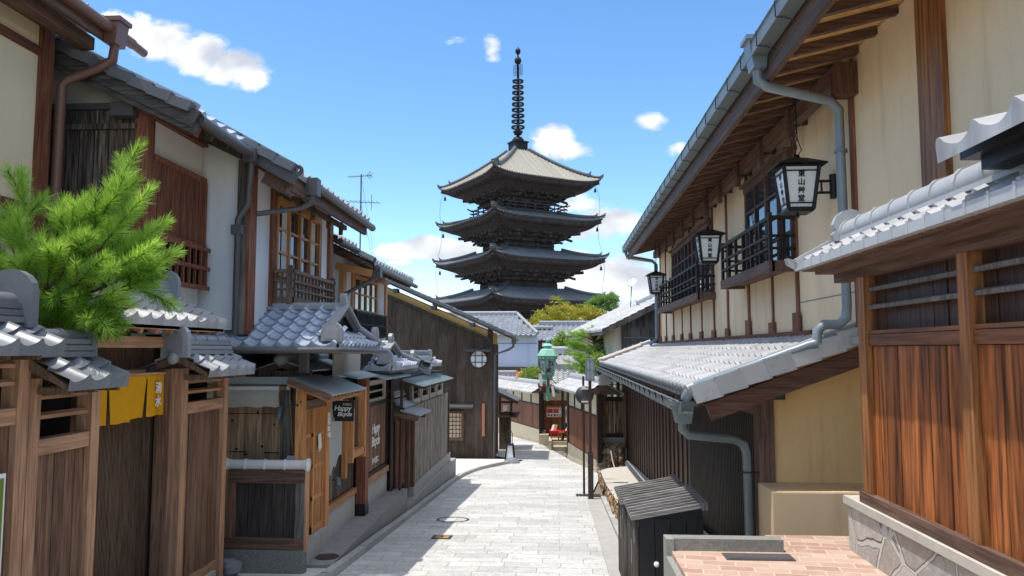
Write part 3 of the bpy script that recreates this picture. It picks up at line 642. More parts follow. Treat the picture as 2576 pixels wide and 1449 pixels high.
# ---- dark boarded house across the bend
T=thing('dark_house','large dark boarded gable house with a round window and a cream band under its roof','house',(-5,29,-3.9))
zt=lambda x:.29+(-2.37-x)*.43
b=MB(); boards(b,'x',-2.4,-9.2,27.3,-3.99,lambda x:zt(x)+.02,.33,.03,.003,.003); b.box(-2.56,-2.38,27.27,27.42,-3.99,.9); b.build('gable_boards','dark_board',T)
b=MB(); b.prism([(-2.4,27.34,-4),(-11,27.34,-4),(-11,27.34,4.3),(-2.4,27.34,.62)],(0,2.4,0)); b.build('wall','plaster_gable',T)
b=MB(); b.beam((-2.4,27.26,.33),(-9.2,27.26,.33+6.8*.43),.07,.1); b.build('band','dark_board',T)
b=MB(); boards(b,'y',27.45,29.7,-2.4,-4.0,.2,.3,.04); b.build('side_boards','dark_board',T)
b=MB(); W=V((-9,0,9*.446)); tiles(b,(-1.68,26.9,.52),(0,1,0),W,2.9,W.length,.27,.26,5); b.build('tiled_roof','tile_dark',T)
b=MB(); slope_deck(b,(-1.66,26.88,.48),(-1.66,29.8,.48),(-10.7,29.8,4.51),(-10.7,26.88,4.51),.1); slope_deck(b,(-19.7,26.88,.48),(-19.7,29.8,.48),(-10.7,29.8,4.51),(-10.7,26.88,4.51),.1); b.build('roof_deck','brown_x',T)
b=MB(); verge_tiles(b,(-1.68,26.98,.53),W,W.length,(0,-1,0),.26,.16,.05); b.build('verge_tiles','tile_dark',T)
b=MB(); 
for x in(-3.1,-4.5,-5.9,-7.3): z=.42+(-1.66-x)*.446; b.box(x-.08,x+.08,26.92,27.35,z-.24,z-.1)
b.build('purlin_end','gutter_dark',T)
b=MB(); b.tube([(-1.6,26.9,.42),(-1.6,29.7,.38)],.06,8); b.tube([(-1.6,27.1,.4),(-1.62,27.1,.12),(-1.8,27.15,.0),(-2.3,27.22,-.17),(-2.32,27.22,-3.9)],.04,8); b.box(-1.68,-1.52,27.0,27.2,.2,.44); b.build('downpipe','gutter_dark',T)
b=MB(); cx,cz=-2.89,-.34
b.lathe([(.29,0),(.29,.03),(.335,.03),(.335,0)],(cx,27.3,cz),28,axis=(0,-1,0)); fr=b.build('round_window','dark_board',T)
b=MB(); b.lathe([(.0001,.012),(.3,.012)],(cx,27.3,cz),28,axis=(0,-1,0)); b.build('pane','white_glass',fr)
b=MB()
for q in(-.12,.13): b.box(cx+q-.012,cx+q+.012,27.255,27.275,cz-.27,cz+.27); b.box(cx-.27,cx+.27,27.25,27.27,cz+q*.95-.012,cz+q*.95+.012)
b.build('muntin','iron_black',fr)
b=MB(); b.prism([(cx-.42,27.3,.06),(cx-.42,26.95,-.02),(cx-.42,26.95,-.06),(cx-.42,27.3,.0)],(.86,0,0)); b.build('window_hood','gutter_dark',T)
b=MB(); x0,x1,z0,z1=-4.4,-3.42,-3.14,-2.28
b.box(x0,x1,27.24,27.32,z1,z1+.09); b.box(x0,x1,27.22,27.32,z0-.1,z0); b.box(x1-.08,x1,27.24,27.32,z0,z1); fr=b.build('lattice_window','brown_post',T)
one('pane','shoji',fr,(x0,x1,27.28,27.31,z0,z1)); b=MB(); slats(b,'x',x0,x1-.08,27.25,z0,z1,.13,.018,.02)
for i in range(1,6): z=z0+(z1-z0)*i/6; b.box(x0,x1-.08,27.246,27.27,z-.01,z+.01)
b.build('grille','brown_post',fr)
b=MB(); b.prism([(x0-.1,27.3,-1.92),(x0-.1,26.9,-2.02),(x0-.1,26.9,-2.07),(x0-.1,27.3,-2.0)],(1.45,0,0)); b.build('window_awning','gutter_dark',T)
one('plaque','salmon',T,(-2.76,-2.66,27.26,27.3,-3.08,-1.92))
# little dark porch on its far side
T=thing('porch','small dark gabled porch sticking out beyond the far corner of the dark house','porch',(-2,30.6,-3.9))
b=MB(); b.prism([(-2.5,30.2,-1.62),(-1.62,30.2,-2.03),(-1.62,30.2,-2.12),(-2.5,30.2,-1.72)],(0,2,0)); b.build('roof','gutter_dark',T)
b=MB(); b.beam((-2.5,30.18,-1.7),(-1.62,30.18,-2.1),.05,.12); b.box(-2.4,-1.72,30.25,30.35,-2.62,-2.5); b.box(-2.4,-2.3,30.25,30.35,-2.5,-1.75); b.box(-1.95,-1.85,30.25,30.35,-2.6,-1.95); b.box(-2.4,-1.8,30.26,30.33,-2.12,-2.04); b.box(-2.4,-1.66,30.2,32.2,-2.68,-2.6)
b.box(-2.4,-2.0,30.5,31.9,-4.1,-2.6); b.build('frame','dark_board',T)
one('meter_box','white_paint',T,(-2.2,-2.05,30.2,30.26,-2.4,-2.2))
# ---- stone-stand lamp in front of the dark house
T=thing('floor_lantern','small white paper lantern with wire handle on a dark stone foot by the dark house','lantern',(-1.67,26,-3.84))
b=MB(); b.lathe([(.32,-.05),(.27,.1),(.16,.2),(.02,.23)],(-1.6,25.9,-3.86),9); b.build('stone_foot','rock_grey',T)
b=MB(); b.prism([(-1.84,26.0,-3.78),(-1.52,26.0,-3.78),(-1.58,26.05,-3.24),(-1.77,26.05,-3.24)],(0,.26,0)); f=b.build('shade','paper',T)
b=MB()
for x0,x1 in((-1.84,-1.77),(-1.52,-1.58)): b.beam((x0,25.99,-3.8),(x1,26.04,-3.22),.035,.035); b.beam((x0,26.27,-3.8),(x1,26.32,-3.22),.035,.035)
b.box(-1.79,-1.56,26.0,26.34,-3.25,-3.21); b.box(-1.86,-1.5,25.97,26.3,-3.82,-3.76); b.build('frame','iron_black',T)
b=MB(); b.tube([(-1.76,26.15,-3.22),(-1.76,26.15,-2.85),(-1.72,26.15,-2.78),(-1.64,26.15,-2.78),(-1.6,26.15,-2.85),(-1.6,26.15,-3.22)],.012,6); b.build('handle','iron_black',T)
# ---- roofed garden fence: three stepped lengths beside the gate
def fence_roof(T,y0,y1,ze,zr,mat,near_oni=False,far_oni=True,xc=-3.97,half=.37,oni=.3,lay=3):
    b=MB(); 
    for sg in(1,-1):
        W=V((-sg*half,0,zr-ze)); tiles(b,(xc+sg*half,y0,ze),(0,1,0),W,y1-y0,W.length-.04,.235,.22,12,lip=.07,k=.95,lift=.026)
    b.build('tiled_roof',mat,T)
    b=MB(); b.prism([(xc+half-.03,y0+.02,ze-.02),(xc,y0+.02,zr-.0),(xc-half+.03,y0+.02,ze-.02),(xc-half+.03,y0+.02,ze-.06),(xc,y0+.02,zr-.1),(xc+half-.03,y0+.02,ze-.06)],(0,y1-y0-.04,0))
    y=y0+.12
    while y<y1: b.box(xc-half+.06,xc+half-.06,y,y+.04,ze-.10,ze-.05); y+=.3
    b.build('roof_deck','fence_lattice',T)
    b=MB(); top=ridge(b,(xc,y0+.05,zr-.03),(xc,y1-.06,zr-.03),.26,lay,.05,.075,0,.3)
    for f,y in((-1,y0+.06),(1,y1-.1)):
        if (f<0 and near_oni) or (f>0 and far_oni): onigawara(b,(xc,y,zr-.06),(0,f,0),oni,oni*1.1+.03,.07,True)
    b.build('ridge',mat if mat!='tile_light' else 'ridge_light',T)
FZ=lambda y: gz(y)+.16
def fence_len(label,y0,y1,ze,zr,mat,beam,rails,r0=None,r1=None,**k):
    T=thing('roofed_fence',label,'fence',(-3.97,(y0+y1)/2,gz(y0)),'tile capped garden fence lengths')
    fence_roof(T,r0 if r0 else y0,r1 if r1 else y1,ze,zr,mat,**k)
    zb=FZ((y0+y1)/2)
    for y in(y0,y1-.12): one('post','fence_post',T,(-4.05,-3.92,y,y+.12,zb-.3,ze+.02))
    one('beam','fence_rail',T,(-4.04,-3.93,y0+.12,y1-.12,beam-.12,beam),(-4.04,-3.94,y0+.12,y1-.12,zb-.05,zb+.08))
    b=MB(); boards(b,'y',y0+.12,y1-.12,-3.965,zb+.08,beam-.12,.13,-.02); b.build('boards','fence_board',T)
    b=MB()
    for z in rails: b.prism([(-3.99,y0+.12,z),(-3.95,y0+.12,z),(-3.95,y0+.12,z+.028),(-3.99,y0+.12,z+.05)],(0,y1-y0-.24,0))
    b.build('lattice_rail','fence_rail',T)
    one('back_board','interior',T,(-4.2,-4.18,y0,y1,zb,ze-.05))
fence_len('roofed timber fence at the left edge, highest step with a big rounded ridge end',3.3,5.42,.03,.22,'tile_shaded',-.42,(-.13,-.26),r0=3.2,r1=5.32,oni=.36)
fence_len('roofed timber fence under the pine between the left edge and the orange curtain',5.43,6.3,-.235,-.03,'tile_shaded',-.68,(-.38,-.53),r0=5.38,r1=6.16,oni=.22,lay=3)
fence_len('narrow roofed fence right of the orange curtain with a ball on its ridge end',7.72,8.82,-.215,-.02,'tile_grey',-.56,(-.36,-.47),r0=7.62,r1=8.8,near_oni=True,far_oni=False,oni=.29)
b=MB(); b.lathe([(.001,0),(.05,.01),(.08,.05),(.075,.055),(.045,.02),(.001,.015)],(-3.63,8.86,-.25),10,axis=(0,1,-.3)); 
# ---- gate
T=thing('fence_gate','timber gate with slatted sliding door under a light tiled gable roof','gate',(-4.4,7.2,-2.5))
b=MB(); 
for sg in(1,-1):
    W=V((-sg*.72,0,.34)); tiles(b,(-4.62+sg*.72,6.3,.30),(0,1,0),W,2.35,W.length,.235,.2,10,lip=.06)
b.build('tiled_roof','tile_light',T)
b=MB(); ridge(b,(-4.62,6.35,.62),(-4.62,8.6,.62),.24,3,.045,.07); onigawara(b,(-4.62,8.56,.58),(0,1,0),.34,.36); onigawara(b,(-4.62,6.4,.58),(0,-1,0),.34,.36); b.build('ridge','ridge_grey',T)
b=MB(); b.box(-3.98,-3.92,6.28,8.66,.2,.26); b.box(-4.2,-4.08,6.4,8.6,.02,.13)
y=6.4
while y<8.6: b.beam((-3.95,y,.19),(-4.62,y,.5),.05,.07); y+=.28
b.prism([(-3.92,6.3,.25),(-4.62,6.3,.58),(-5.3,6.3,.25),(-5.3,6.3,.21),(-4.62,6.3,.54),(-3.92,6.3,.21)],(0,2.34,0)); b.build('eave_frame','fence_rail',T)
one('post','fence_board',T,(-4.38,-4.24,6.3,6.44,-2.5,.1)); one('post','fence_lattice',T,(-4.42,-4.26,7.72,7.9,-2.6,.1)); one('post','fence_lattice',T,(-4.42,-4.26,8.52,8.66,-2.7,.1))
b=MB(); slats(b,'y',6.44,7.7,-4.37,-2.45,.02,.022,.011,.02); b.box(-4.39,-4.35,6.42,7.74,-.28,-.2); f=b.build('slatted_door','fence_lattice',T)
one('panel','slat_board',f,(-4.42,-4.39,6.42,7.74,-2.5,.05))
b=MB(); boards(b,'y',7.9,8.54,-4.34,-2.65,-.3,.2,-.02); boards(b,'x',-4.3,-4.06,7.78,-2.6,-.3,.12,.02); b.build('side_boards','slat_board',T)
one('lintel','fence_rail',T,(-4.4,-4.28,6.3,8.66,-.30,-.20))
one('threshold','concrete',T,(-4.5,-3.9,6.3,8.6,-2.9,-2.5))
one('return_post','fence_board',T,(-4.2,-4.05,7.7,7.78,-2.6,-.2))
# ---- orange curtain
T=thing('noren_curtain','orange cloth curtain with white brushed characters hanging across the fence gate','curtain',(-4.1,7.1,-.66))
b=MB(); y0,y1=6.36,7.68
for k in range(4):
    a=y0+(y1-y0)*k/4+(.006 if k else 0); c=y0+(y1-y0)*(k+1)/4-.006
    rows=[]
    for i in range(9):
        z=-.245-.42*i/8-(.02 if k<2 else 0)*i/8
        rows.append([V((-4.1+.012*math.sin(7*(a+(c-a)*j/8)*3.1+k)*(i/8)+.02*(i/8)*math.sin(k*2.1),a+(c-a)*j/8+(.010*(1 if k%2 else -1)*(i/8)),z+.005*math.sin(9*j/8+k))) for j in range(9)])
    b.grid(rows,0,.4+.1*k)
b.grid([[V((-4.102,y0,-.235)),V((-4.102,y1,-.235))],[V((-4.102,y0,-.29)),V((-4.102,y1,-.29))]],0,.3)
b.build('cloth','noren_cloth',T); b=MB(); b.tube([(-4.1,6.3,-.24),(-4.1,7.78,-.24)],.014,8); b.build('rod','fence_rail',T)
text_mesh('lettering','清\n水',.12,'white_paint',T,(-4.07,7.52,-.46),facing((1,0,0)),line=1.15,bold=.002)
# signboard cut by the frame edge
T=thing('a_frame_sign','narrow white edged green board cut by the left frame edge before the fence','sign',(-3.86,5.05,-2.2))
b=MB(); b.box(-3.88,-3.86,4.75,5.14,-1.75,-.86); fr=b.build('board','white_paint',T); one('face','bush_leaf',fr,(-3.859,-3.856,4.77,5.12,-1.72,-.89)); one('legs','brown_post',T,(-3.9,-3.88,4.8,4.84,-2.25,-1.7),(-3.9,-3.88,5.06,5.1,-2.25,-1.7))
# boulder at the fence foot
b=MB()
def rock(b,c,rx,ry,rz,n=9):
    c=V(c);ph=random.random()*6
    rows=[[c+V((rx*math.cos(2*math.pi*j/n)*math.sin(math.pi*i/5),ry*math.sin(2*math.pi*j/n)*math.sin(math.pi*i/5),rz*math.cos(math.pi*i/5)))*1 for j in range(n)]+[None] for i in range(6)]
    for i,row in enumerate(rows):
        for j in range(n):
            k=1+.22*math.sin(3.1*j+ph+i*1.7)*math.sin(i); row[j]=c+(row[j]-c)*k
        row[n]=row[0]
    b.grid(rows,0,None,False,True)
rock(b,(-3.98,9.1,-2.62),.16,.13,.12); rock(b,(-4.1,9.0,-2.66),.14,.16,.1); b.build('boulder','rock_grey',None,'grey split boulder at the foot of the fence beside the low screen wall','rock')
# ---- low screen wall with round white cap tiles
T=thing('screen_wall','low boarded screen wall capped with round white glazed tiles on a dark speckled base','wall',(-3.65,9.4,-2.8))
one('base','granolith',T,(-4.16,-3.16,9.36,9.52,-2.95,-2.47))
one('frame','brown_x',T,(-4.16,-3.17,9.37,9.5,-2.47,-2.33),(-4.14,-3.17,9.385,9.5,-1.66,-1.5))
one('frame_post','fence_board',T,(-4.14,-4.05,9.39,9.5,-2.33,-1.66)); one('frame_post','grey_wood',T,(-3.28,-3.165,9.39,9.51,-2.33,-1.66)) 
one('end_post','fence_post',T,(-3.165,-3.14,9.4,9.5,-2.5,-1.5))
b=MB(); boards(b,'x',-4.05,-3.28,9.43,-2.33,-1.66,.155,.03); b.build('boards','screen_board',T)
b=MB(); b.tube([(-4.2,9.44,-1.44),(-3.14,9.44,-1.44)],.062,20)
for x in(-3.94,-3.69,-3.43): b.tube([(x-.014,9.44,-1.44),(x+.014,9.44,-1.44)],.073,20)
b.lathe([(.06,-.1),(.068,-.03),(.085,0),(.085,.01),(.001,.012)],(-3.14,9.44,-1.44),20,axis=(1,0,0)); b.lathe([(.085,0),(.07,.04),(.06,.08)],(-4.2,9.44,-1.44),20,axis=(1,0,0)); b.build('cap_tiles','glaze_white',T)
# ---- shed with rolled awning behind it
T=thing('board_shed','rough knotty board shed wall between the low screen wall and the shop door','shed',(-4.1,10.2,-2.7))
b=MB(); boards(b,'x',-4.75,-3.72,10.05,-2.7,-.45,.125,.03,.002); b.build('boards','shed_board',T)
b=MB(); boards(b,'x',-3.72,-3.42,10.0,-2.7,-.40,.15,.03); b.build('end_boards','black_board',T)
b=MB(); 
for x,z in((-4.33,-1.33),(-3.98,-1.29),(-4.2,-1.4),(-4.4,-.95),(-3.82,-1.0),(-4.05,-.84),(-3.6,-.9),(-3.57,-1.15)): b.ball((x,10.052,z),.018,8)
b.box(-4.7,-3.74,10.043,10.06,-.86,-.852); b.box(-4.42,-4.2,10.04,10.06,-1.37,-1.357); b.box(-3.95,-3.75,10.04,10.06,-1.38,-1.367); b.build('knots','slat_board',T)
b=MB(); b.box(-4.8,-3.44,9.92,10.6,-.46,-.40); b.box(-4.8,-3.5,9.9,10.5,-.40,-.36); b.build('eave','sheet_metal',T)
one('roof','black_board',T,(-4.8,-3.42,9.98,11.2,-.36,-.28))
b=MB(); b.box(-5.2,-3.5,10.3,12,-2.7,-.36); b.build('wall','slat_board',T)
T=thing('awning','rolled white canvas awning with a cream tube under the shed eave','awning',(-4.1,9.95,-.75))
b=MB(); b.tube([(-4.7,9.9,-.505),(-3.56,9.9,-.505)],.03,12); f=b.build('tube','white_paint',T); b=MB(); b.tube([(-3.7,9.899,-.505),(-3.6,9.899,-.505)],.031,12); b.tube([(-3.57,9.9,-.5),(-3.57,9.94,-.62),(-3.55,9.97,-1.1),(-3.53,9.98,-1.38)],.014,8); b.build('crank','brass',T)
b=MB(); rows=[]
for i in range(7): rows.append([V((-4.7+1.0*j/16,9.89-.03*math.sin(i*.7)+.012*math.sin(j*2.2)*i/6,-.52-.24*i/6-.01*math.sin(j*1.3))) for j in range(17)])
b.grid(rows,0,.5); b.build('canvas','canvas',T); one('crank_handle','white_paint',T,(-3.6,-3.5,9.95,9.98,-1.46,-1.4))
T=thing('vent_pipe','short grey duct elbow on the shed wall below the awning','pipe',(-3.7,9.97,-.95))
b=MB(); b.tube([(-3.70,10.02,-.76),(-3.70,9.94,-.78),(-3.72,9.92,-.93)],.042,12); b.build('duct','gutter_grey',T)
# small gable roof with ball over the shed side
T=thing('ball_gable_roof','little metal gable roof with a stone ball on its ridge end above the shop door','roof',(-3.76,11,-.3))
b=MB(); 
for sg in(1,-1): b.prism([(-3.76,10.12,-.13),(-3.76+sg*.42,10.12,-.275),(-3.76+sg*.42,10.12,-.295),(-3.76,10.12,-.155)],(0,1.95,0))
b.build('sheets','sheet_metal',T)
b=MB(); 
for sg in(1,-1): b.prism([(-3.76,10.1,-.16),(-3.76+sg*.43,10.1,-.29),(-3.76+sg*.40,10.1,-.39),(-3.76,10.1,-.25)],(0,.05,0))
b.box(-4.1,-3.42,10.2,12,-.46,-.30); b.build('bargeboard','brown_x',T)
b=MB(); b.tube([(-3.76,10.14,-.095),(-3.76,12.05,-.095)],.055,12); 
for y in(10.5,11,11.5): b.tube([(-3.76,y,-.095),(-3.76,y+.03,-.095)],.062,12)
b.build('ridge_tiles','ridge_grey',T); b=MB(); b.ball((-3.76,10.06,-.13),.092,18); b.build('stone_ball','ridge_grey',T)
# ---- craft shop front
T=thing('craft_shop','timber shop front with orange lattice sliding door and a blue tiled hip and gable roof','shop',(-3.3,12,-2.8))
# hip-and-gable roof, gable towards the lane
def irimoya(T,xw,xg,xe,y0,y1,ze,zr,mat,rmat,tw=.27,tn=12):
    ym=(y0+y1)/2; zg=ze+(zr-ze)*.42; yg0=y0+(ym-y0)*.42; yg1=y1-(y1-ym)*.42
    b=MB(); W=V((0,ym-y0,zr-ze)); tiles(b,(xw,y0,ze),(1,0,0),W,xg-xw,W.length,tw*.84,.21,tn,lip=.06,k=1.1,lift=.032)
    W2=V((0,-(y1-ym),zr-ze)); tiles(b,(xg,y1,ze),(-1,0,0),W2,xg-xw,W2.length,tw,.25,8)
    Wn=V((0,yg0-y0,zg-ze)); tiles(b,(xg,y0,ze),(1,0,0),Wn,xe-xg,Wn.length,tw,.25,tn,lip=.06)
    Ws=V((-(xe-xg),0,(zg-ze)*.8)); tiles(b,(xe,y0+.06,ze),(0,1,0),Ws,y1-y0-.06,Ws.length,.2,.2,8,lip=.06)
    b.build('tiled_roof',mat,T)
    b=MB(); b.prism([(xw,y0+.03,ze-.03),(xw,ym,zr-.04),(xw,y1-.03,ze-.03),(xw,y1-.03,ze-.1),(xw,y0+.03,ze-.1)],(xg-xw-.02,0,0)); b.box(xg-.05,xe-.04,y0+.03,y1-.03,ze-.1,ze-.02)
    b.build('roof_deck','gutter_dark',T)
    b=MB(); ridge(b,(xw,ym,zr-.05),(xg+.02,ym,zr-.05),.22,1,.05,.055,0,.32); onigawara(b,(xg,ym,zr-.05),(1,0,0),.2,.24)
    hz=V((xg-.02,yg0,zg+.03))
    for yy,yg in((y0,yg0),(y1,yg1)):
        b.tube([(xe+.02,yy+(.06 if yy==y0 else -.06),ze+.06),(xg+.05,yg,zg+.06)],.045,10)
    onigawara(b,(xg+.2,y0+.12,ze+.06),(0,-1,0),.27,.24,.09); onigawara(b,(xg+.2,y1-.1,ze+.1),(1,0,0),.22,.2,.07)
    b.build('ridge',rmat,T)
    b=MB(); b.prism([(xg,ym,zr-.06),(xg,yg0,zg),(xg,yg1,zg)],(-.03,0,0)); b.build('gable_board','slat_board',T)
    b=MB()
    for yg in(yg0,yg1): b.beam((xg+.05,ym,zr-.07),(xg+.05,yg,zg-.02),.08,.03,(1,0,0)); 
    b.build('bargeboard','grey_wood',T)
    b=MB()
    for yg in(yg0,yg1): b.beam((xg+.05,ym,zr+.02),(xg+.05,yg,zg+.04),.13,.035,(0,0,1))
    b.build('verge_tiles',rmat,T)
irimoya(T,-4.6,-3.06,-2.78,9.35,11.62,.05,.61,'tile_blue','ridge_grey')
b=MB(); b.tube([(-4.4,9.28,.0),(-2.78,9.28,-.01),(-2.72,9.34,-.01),(-2.72,11.75,-.03)],.036,10); b.build('gutter','gutter_dark',T)
one('upper_wall','slat_board',T,(-5,-3.3,12.15,13.3,-.27,.0)); one('upper_plaster','plaster_grey',T,(-3.3,-3.28,10.9,12.4,-.42,.0))
one('roof_post','gutter_dark',T,(-3.4,-3.29,9.75,9.85,-.3,-.02))
XF=-3.3
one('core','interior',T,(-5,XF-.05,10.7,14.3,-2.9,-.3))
# door bay
b=MB(); b.box(XF-.04,XF+.06,9.5,9.62,-2.5,-.5); b.build('door_post','orange_wood',T); b=MB(); b.box(XF-.04,XF+.06,10.5,10.66,-2.5,-.5); b.build('door_post','orange_wood',T)
b=MB(); b.box(XF-.03,XF+.05,9.62,10.5,-.78,-.66); b.build('lintel','brown_beam',T); one('transom','orange_wood',T,(XF-.06,XF-.03,9.62,10.5,-.66,-.40))
for a,c,xo in((9.62,10.08,.0),(10.04,10.5,.03)):
    b=MB(); x=XF-.02+xo
    for y in(a,c-.045): b.box(x-.02,x+.015,y,y+.045,-2.44,-.78)
    for z in(-2.44,-2.0,-1.58,-1.16,-.80): b.box(x-.02,x+.012,a,c,z,z+(.05 if z>-2.4 else .1))
    f=b.build('sliding_door','orange_wood',T); b=MB(); slats(b,'y',a+.045,c-.045,x-.01,-2.4,-.8,.022,.012,.015); b.build('lattice','orange_wood',f); one('panel','rust_wood',f,(x-.025,x-.012,a,c,-2.42,-.8))
one('doorsill','concrete',T,(XF-.1,XF+.08,9.5,10.66,-2.75,-2.44))
# pent roof over the door
b=MB(); b.prism([(-3.42,9.42,-.345),(-2.86,9.42,-.565),(-2.86,9.42,-.585),(-3.42,9.42,-.37)],(0,1.75,0)); b.build('pent_roof','sheet_metal',T)
b=MB(); b.beam((-3.42,9.45,-.41),(-2.88,9.45,-.62),.05,.08)
y=9.5
while y<11.1: b.beam((-3.4,y,-.40),(-2.9,y,-.60),.035,.05); y+=.16
b.build('pent_rafters','orange_rail',T); one('pent_front','orange_rail',T,(-2.95,-2.91,9.48,11.12,-.665,-.62))
b=MB(); b.beam((-3.42,9.41,-.385),(-2.86,9.41,-.60),.03,.07); b.build('pent_edge','brown_x',T)
# recess with grey cloth, window box
b=MB(); boards(b,'y',10.66,12.3,XF-.04,-2.2,-.6,.13,-.02); b.build('dark_boards','black_board',T)
one('plinth','concrete',T,(XF-.1,XF-.01,10.66,12.3,-2.8,-2.3)); one('sill','orange_rail',T,(XF-.05,XF+.02,10.66,12.3,-2.31,-2.22))
b=MB(); b.box(XF+.0,XF+.06,11.46,11.58,-1.95,-.62); b.box(XF+.0,XF+.16,12.2,12.3,-1.72,-.6); b.box(XF,XF+.16,11.58,12.24,-1.66,-1.55); b.box(XF+.05,XF+.16,11.5,11.58,-1.72,-.9); f=b.build('window_box','orange_wood',T)
one('pane','window_glass',f,(XF+.03,XF+.05,11.58,12.2,-1.55,-.8)); b=MB(); b.box(XF+.05,XF+.07,11.7,11.74,-1.5,-.9); b.build('curtain','white_paint',f)
# second metal pent roof, big post, lettered panel, vents
b=MB(); b.prism([(-3.6,11.2,-.27),(-3.0,11.2,-.42),(-3.0,11.2,-.44),(-3.6,11.2,-.3)],(0,1.4,0)); b.build('side_roof','sheet_green',T)
one('corner_post','rust_wood',T,(XF-.02,XF+.14,12.36,12.56,-2.65,-.45)); one('post_shoe','iron_black',T,(XF-.03,XF+.15,12.35,12.57,-2.7,-2.5))
b=MB(); boards(b,'y',12.58,14.24,XF+.04,-2.14,-.96,.085,-.02,.003); b.build('lettered_panel','fence_board',T)
b=MB(); b.box(XF,XF+.07,12.56,14.28,-2.16,-2.10); b.box(XF,XF+.07,14.2,14.28,-2.16,-.5); b.box(XF,XF+.07,12.56,14.28,-.98,-.92); b.build('panel_frame','slat_board',T)
one('sill','fence_rail',T,(XF,XF+.1,12.56,14.28,-2.26,-2.16)); one('plinth','concrete',T,(XF-.1,XF+.06,12.56,14.28,-2.9,-2.26))
b=MB(); b.box(XF+.0,XF+.04,12.7,14.2,-.92,-.86); b.box(XF,XF+.04,12.7,14.2,-.62,-.54); b.box(XF,XF+.04,12.7,12.86,-.86,-.62); b.box(XF,XF+.04,14.06,14.2,-.86,-.62); b.box(XF,XF+.03,12.86,14.06,-.75,-.72); b.build('vent_frame','plaster_grey',T)
text_mesh('panel_lettering','Happy\nBicycle',.235,'white_paint',T,(XF+.052,13.4,-1.5),facing((1,0,0)),line=.95,bold=.004,shear=.25,spacing=.9)
text_mesh('panel_lettering','針金細工',.12,'white_paint',T,(XF+.052,13.4,-1.95),facing((1,0,0)),bold=.002)
# drain pipe along the panel edge
b=MB(); b.tube([(XF+.12,14.34,-.5),(XF+.12,14.34,-2.66)],.035,8); b.build('downpipe','iron_brown',T)
# ---- hanging black sign
T=thing('hanging_sign','black hanging shop sign with white script and a little pagoda and bicycle drawing','sign',(-3.14,10.9,-1.05))
one('board','sign_black',T,(-3.325,-2.965,10.88,10.9,-1.03,-.735))
F=facing((0,-1,0)); text_mesh('lettering','Happy',.105,'white_paint',T,(-3.13,10.877,-.845),F,shear=.2,bold=.0012,spacing=.9); text_mesh('lettering','Bicycle',.085,'white_paint',T,(-3.10,10.877,-.93),F,shear=.25,bold=.0012,spacing=.9)
text_mesh('lettering','針金細工',.034,'white_paint',T,(-3.06,10.877,-.79),F,spacing=1.05)
b=MB()
for x in(-3.305,-3.265): b.lathe([(.012,0),(.02,0),(.02,.002),(.012,.002)],(x,10.879,-1.0),16,axis=(0,-1,0))
for k in range(4): q=.022-.003*k; b.box(-3.287-q,-3.287+q,10.876,10.879,-.97+.03*k,-.962+.03*k); b.box(-3.287-q*.5,-3.287+q*.5,10.876,10.879,-.962+.03*k,-.945+.03*k)
b.box(-3.2885,-3.2855,10.876,10.879,-.86,-.79); b.build('drawing','white_paint',T)
b=MB(); b.tube([(-3.32,9.3,-.70),(-3.24,10.89,-.70),(-3.0,10.89,-.715)],.012,6); b.tube([(-3.24,10.89,-.70),(-3.2,10.89,-.735)],.006,5); b.tube([(-3.02,10.89,-.712),(-3.02,10.89,-.735)],.006,5)
pts=[(-3.27,9.45+.09*i,-.67+.035*math.sin(i*1.3)) for i in range(14)]; b.tube(pts,.006,5); pts=[(-3.26,9.6+.07*i,-.60+.05*math.sin(i*.9+1)) for i in range(12)]; b.tube(pts,.006,5); b.ball((-3.24,10.35,-.57),.05,10); b.build('bracket','iron_black',T)
T=thing('door_notice','small white paper notice pinned to the orange sliding door','notice',(XF+.03,10.3,-1.35)); b=MB(); rows=[[V((XF+.042+.004*i,10.18+.13*j/3,-1.14-.2*i/3)) for j in range(4)] for i in range(4)]; b.grid(rows,0,.5); b.build('sheet','paper',T)
b=MB(); b.box(XF+.045,XF+.052,10.2,10.22,-1.38,-1.33); b.box(XF+.045,XF+.052,10.27,10.285,-1.37,-1.33); b.build('tabs','paper',T)
T=thing('name_plates','stack of small white plates on the post right of the shop door','sign',(XF+.065,10.58,-1.2)); 
b=MB(); b.box(XF+.06,XF+.07,10.54,10.62,-1.05,-.88); b.box(XF+.06,XF+.07,10.54,10.62,-1.14,-1.07); b.box(XF+.06,XF+.085,10.55,10.6,-1.22,-1.16); b.build('plates','white_paint',T)
T=thing('grey_cloth','pale grey cloth with torn lower edge hung beside the shop door','cloth',(XF+.0,11.1,-1.7)); b=MB()
b.grid([[V((XF+.01+.01*math.sin(j),10.78+.62*j/8,-.74-(1.02-.22*(j/8)**2+.05*math.sin(j*1.7))*i/6)) for j in range(9)] for i in range(7)],0,.5); b.build('sheet','grey_cloth',T)
T=thing('spot_lamp','small metal wall lamp low on the dark boards beside the shop door','lamp',(XF+.02,11.0,-1.95)); b=MB(); b.tube([(XF-.02,11.05,-1.9),(XF+.06,11.05,-1.88),(XF+.1,10.98,-1.98)],[.015,.03,.045],10); b.build('head','gutter_grey',T)
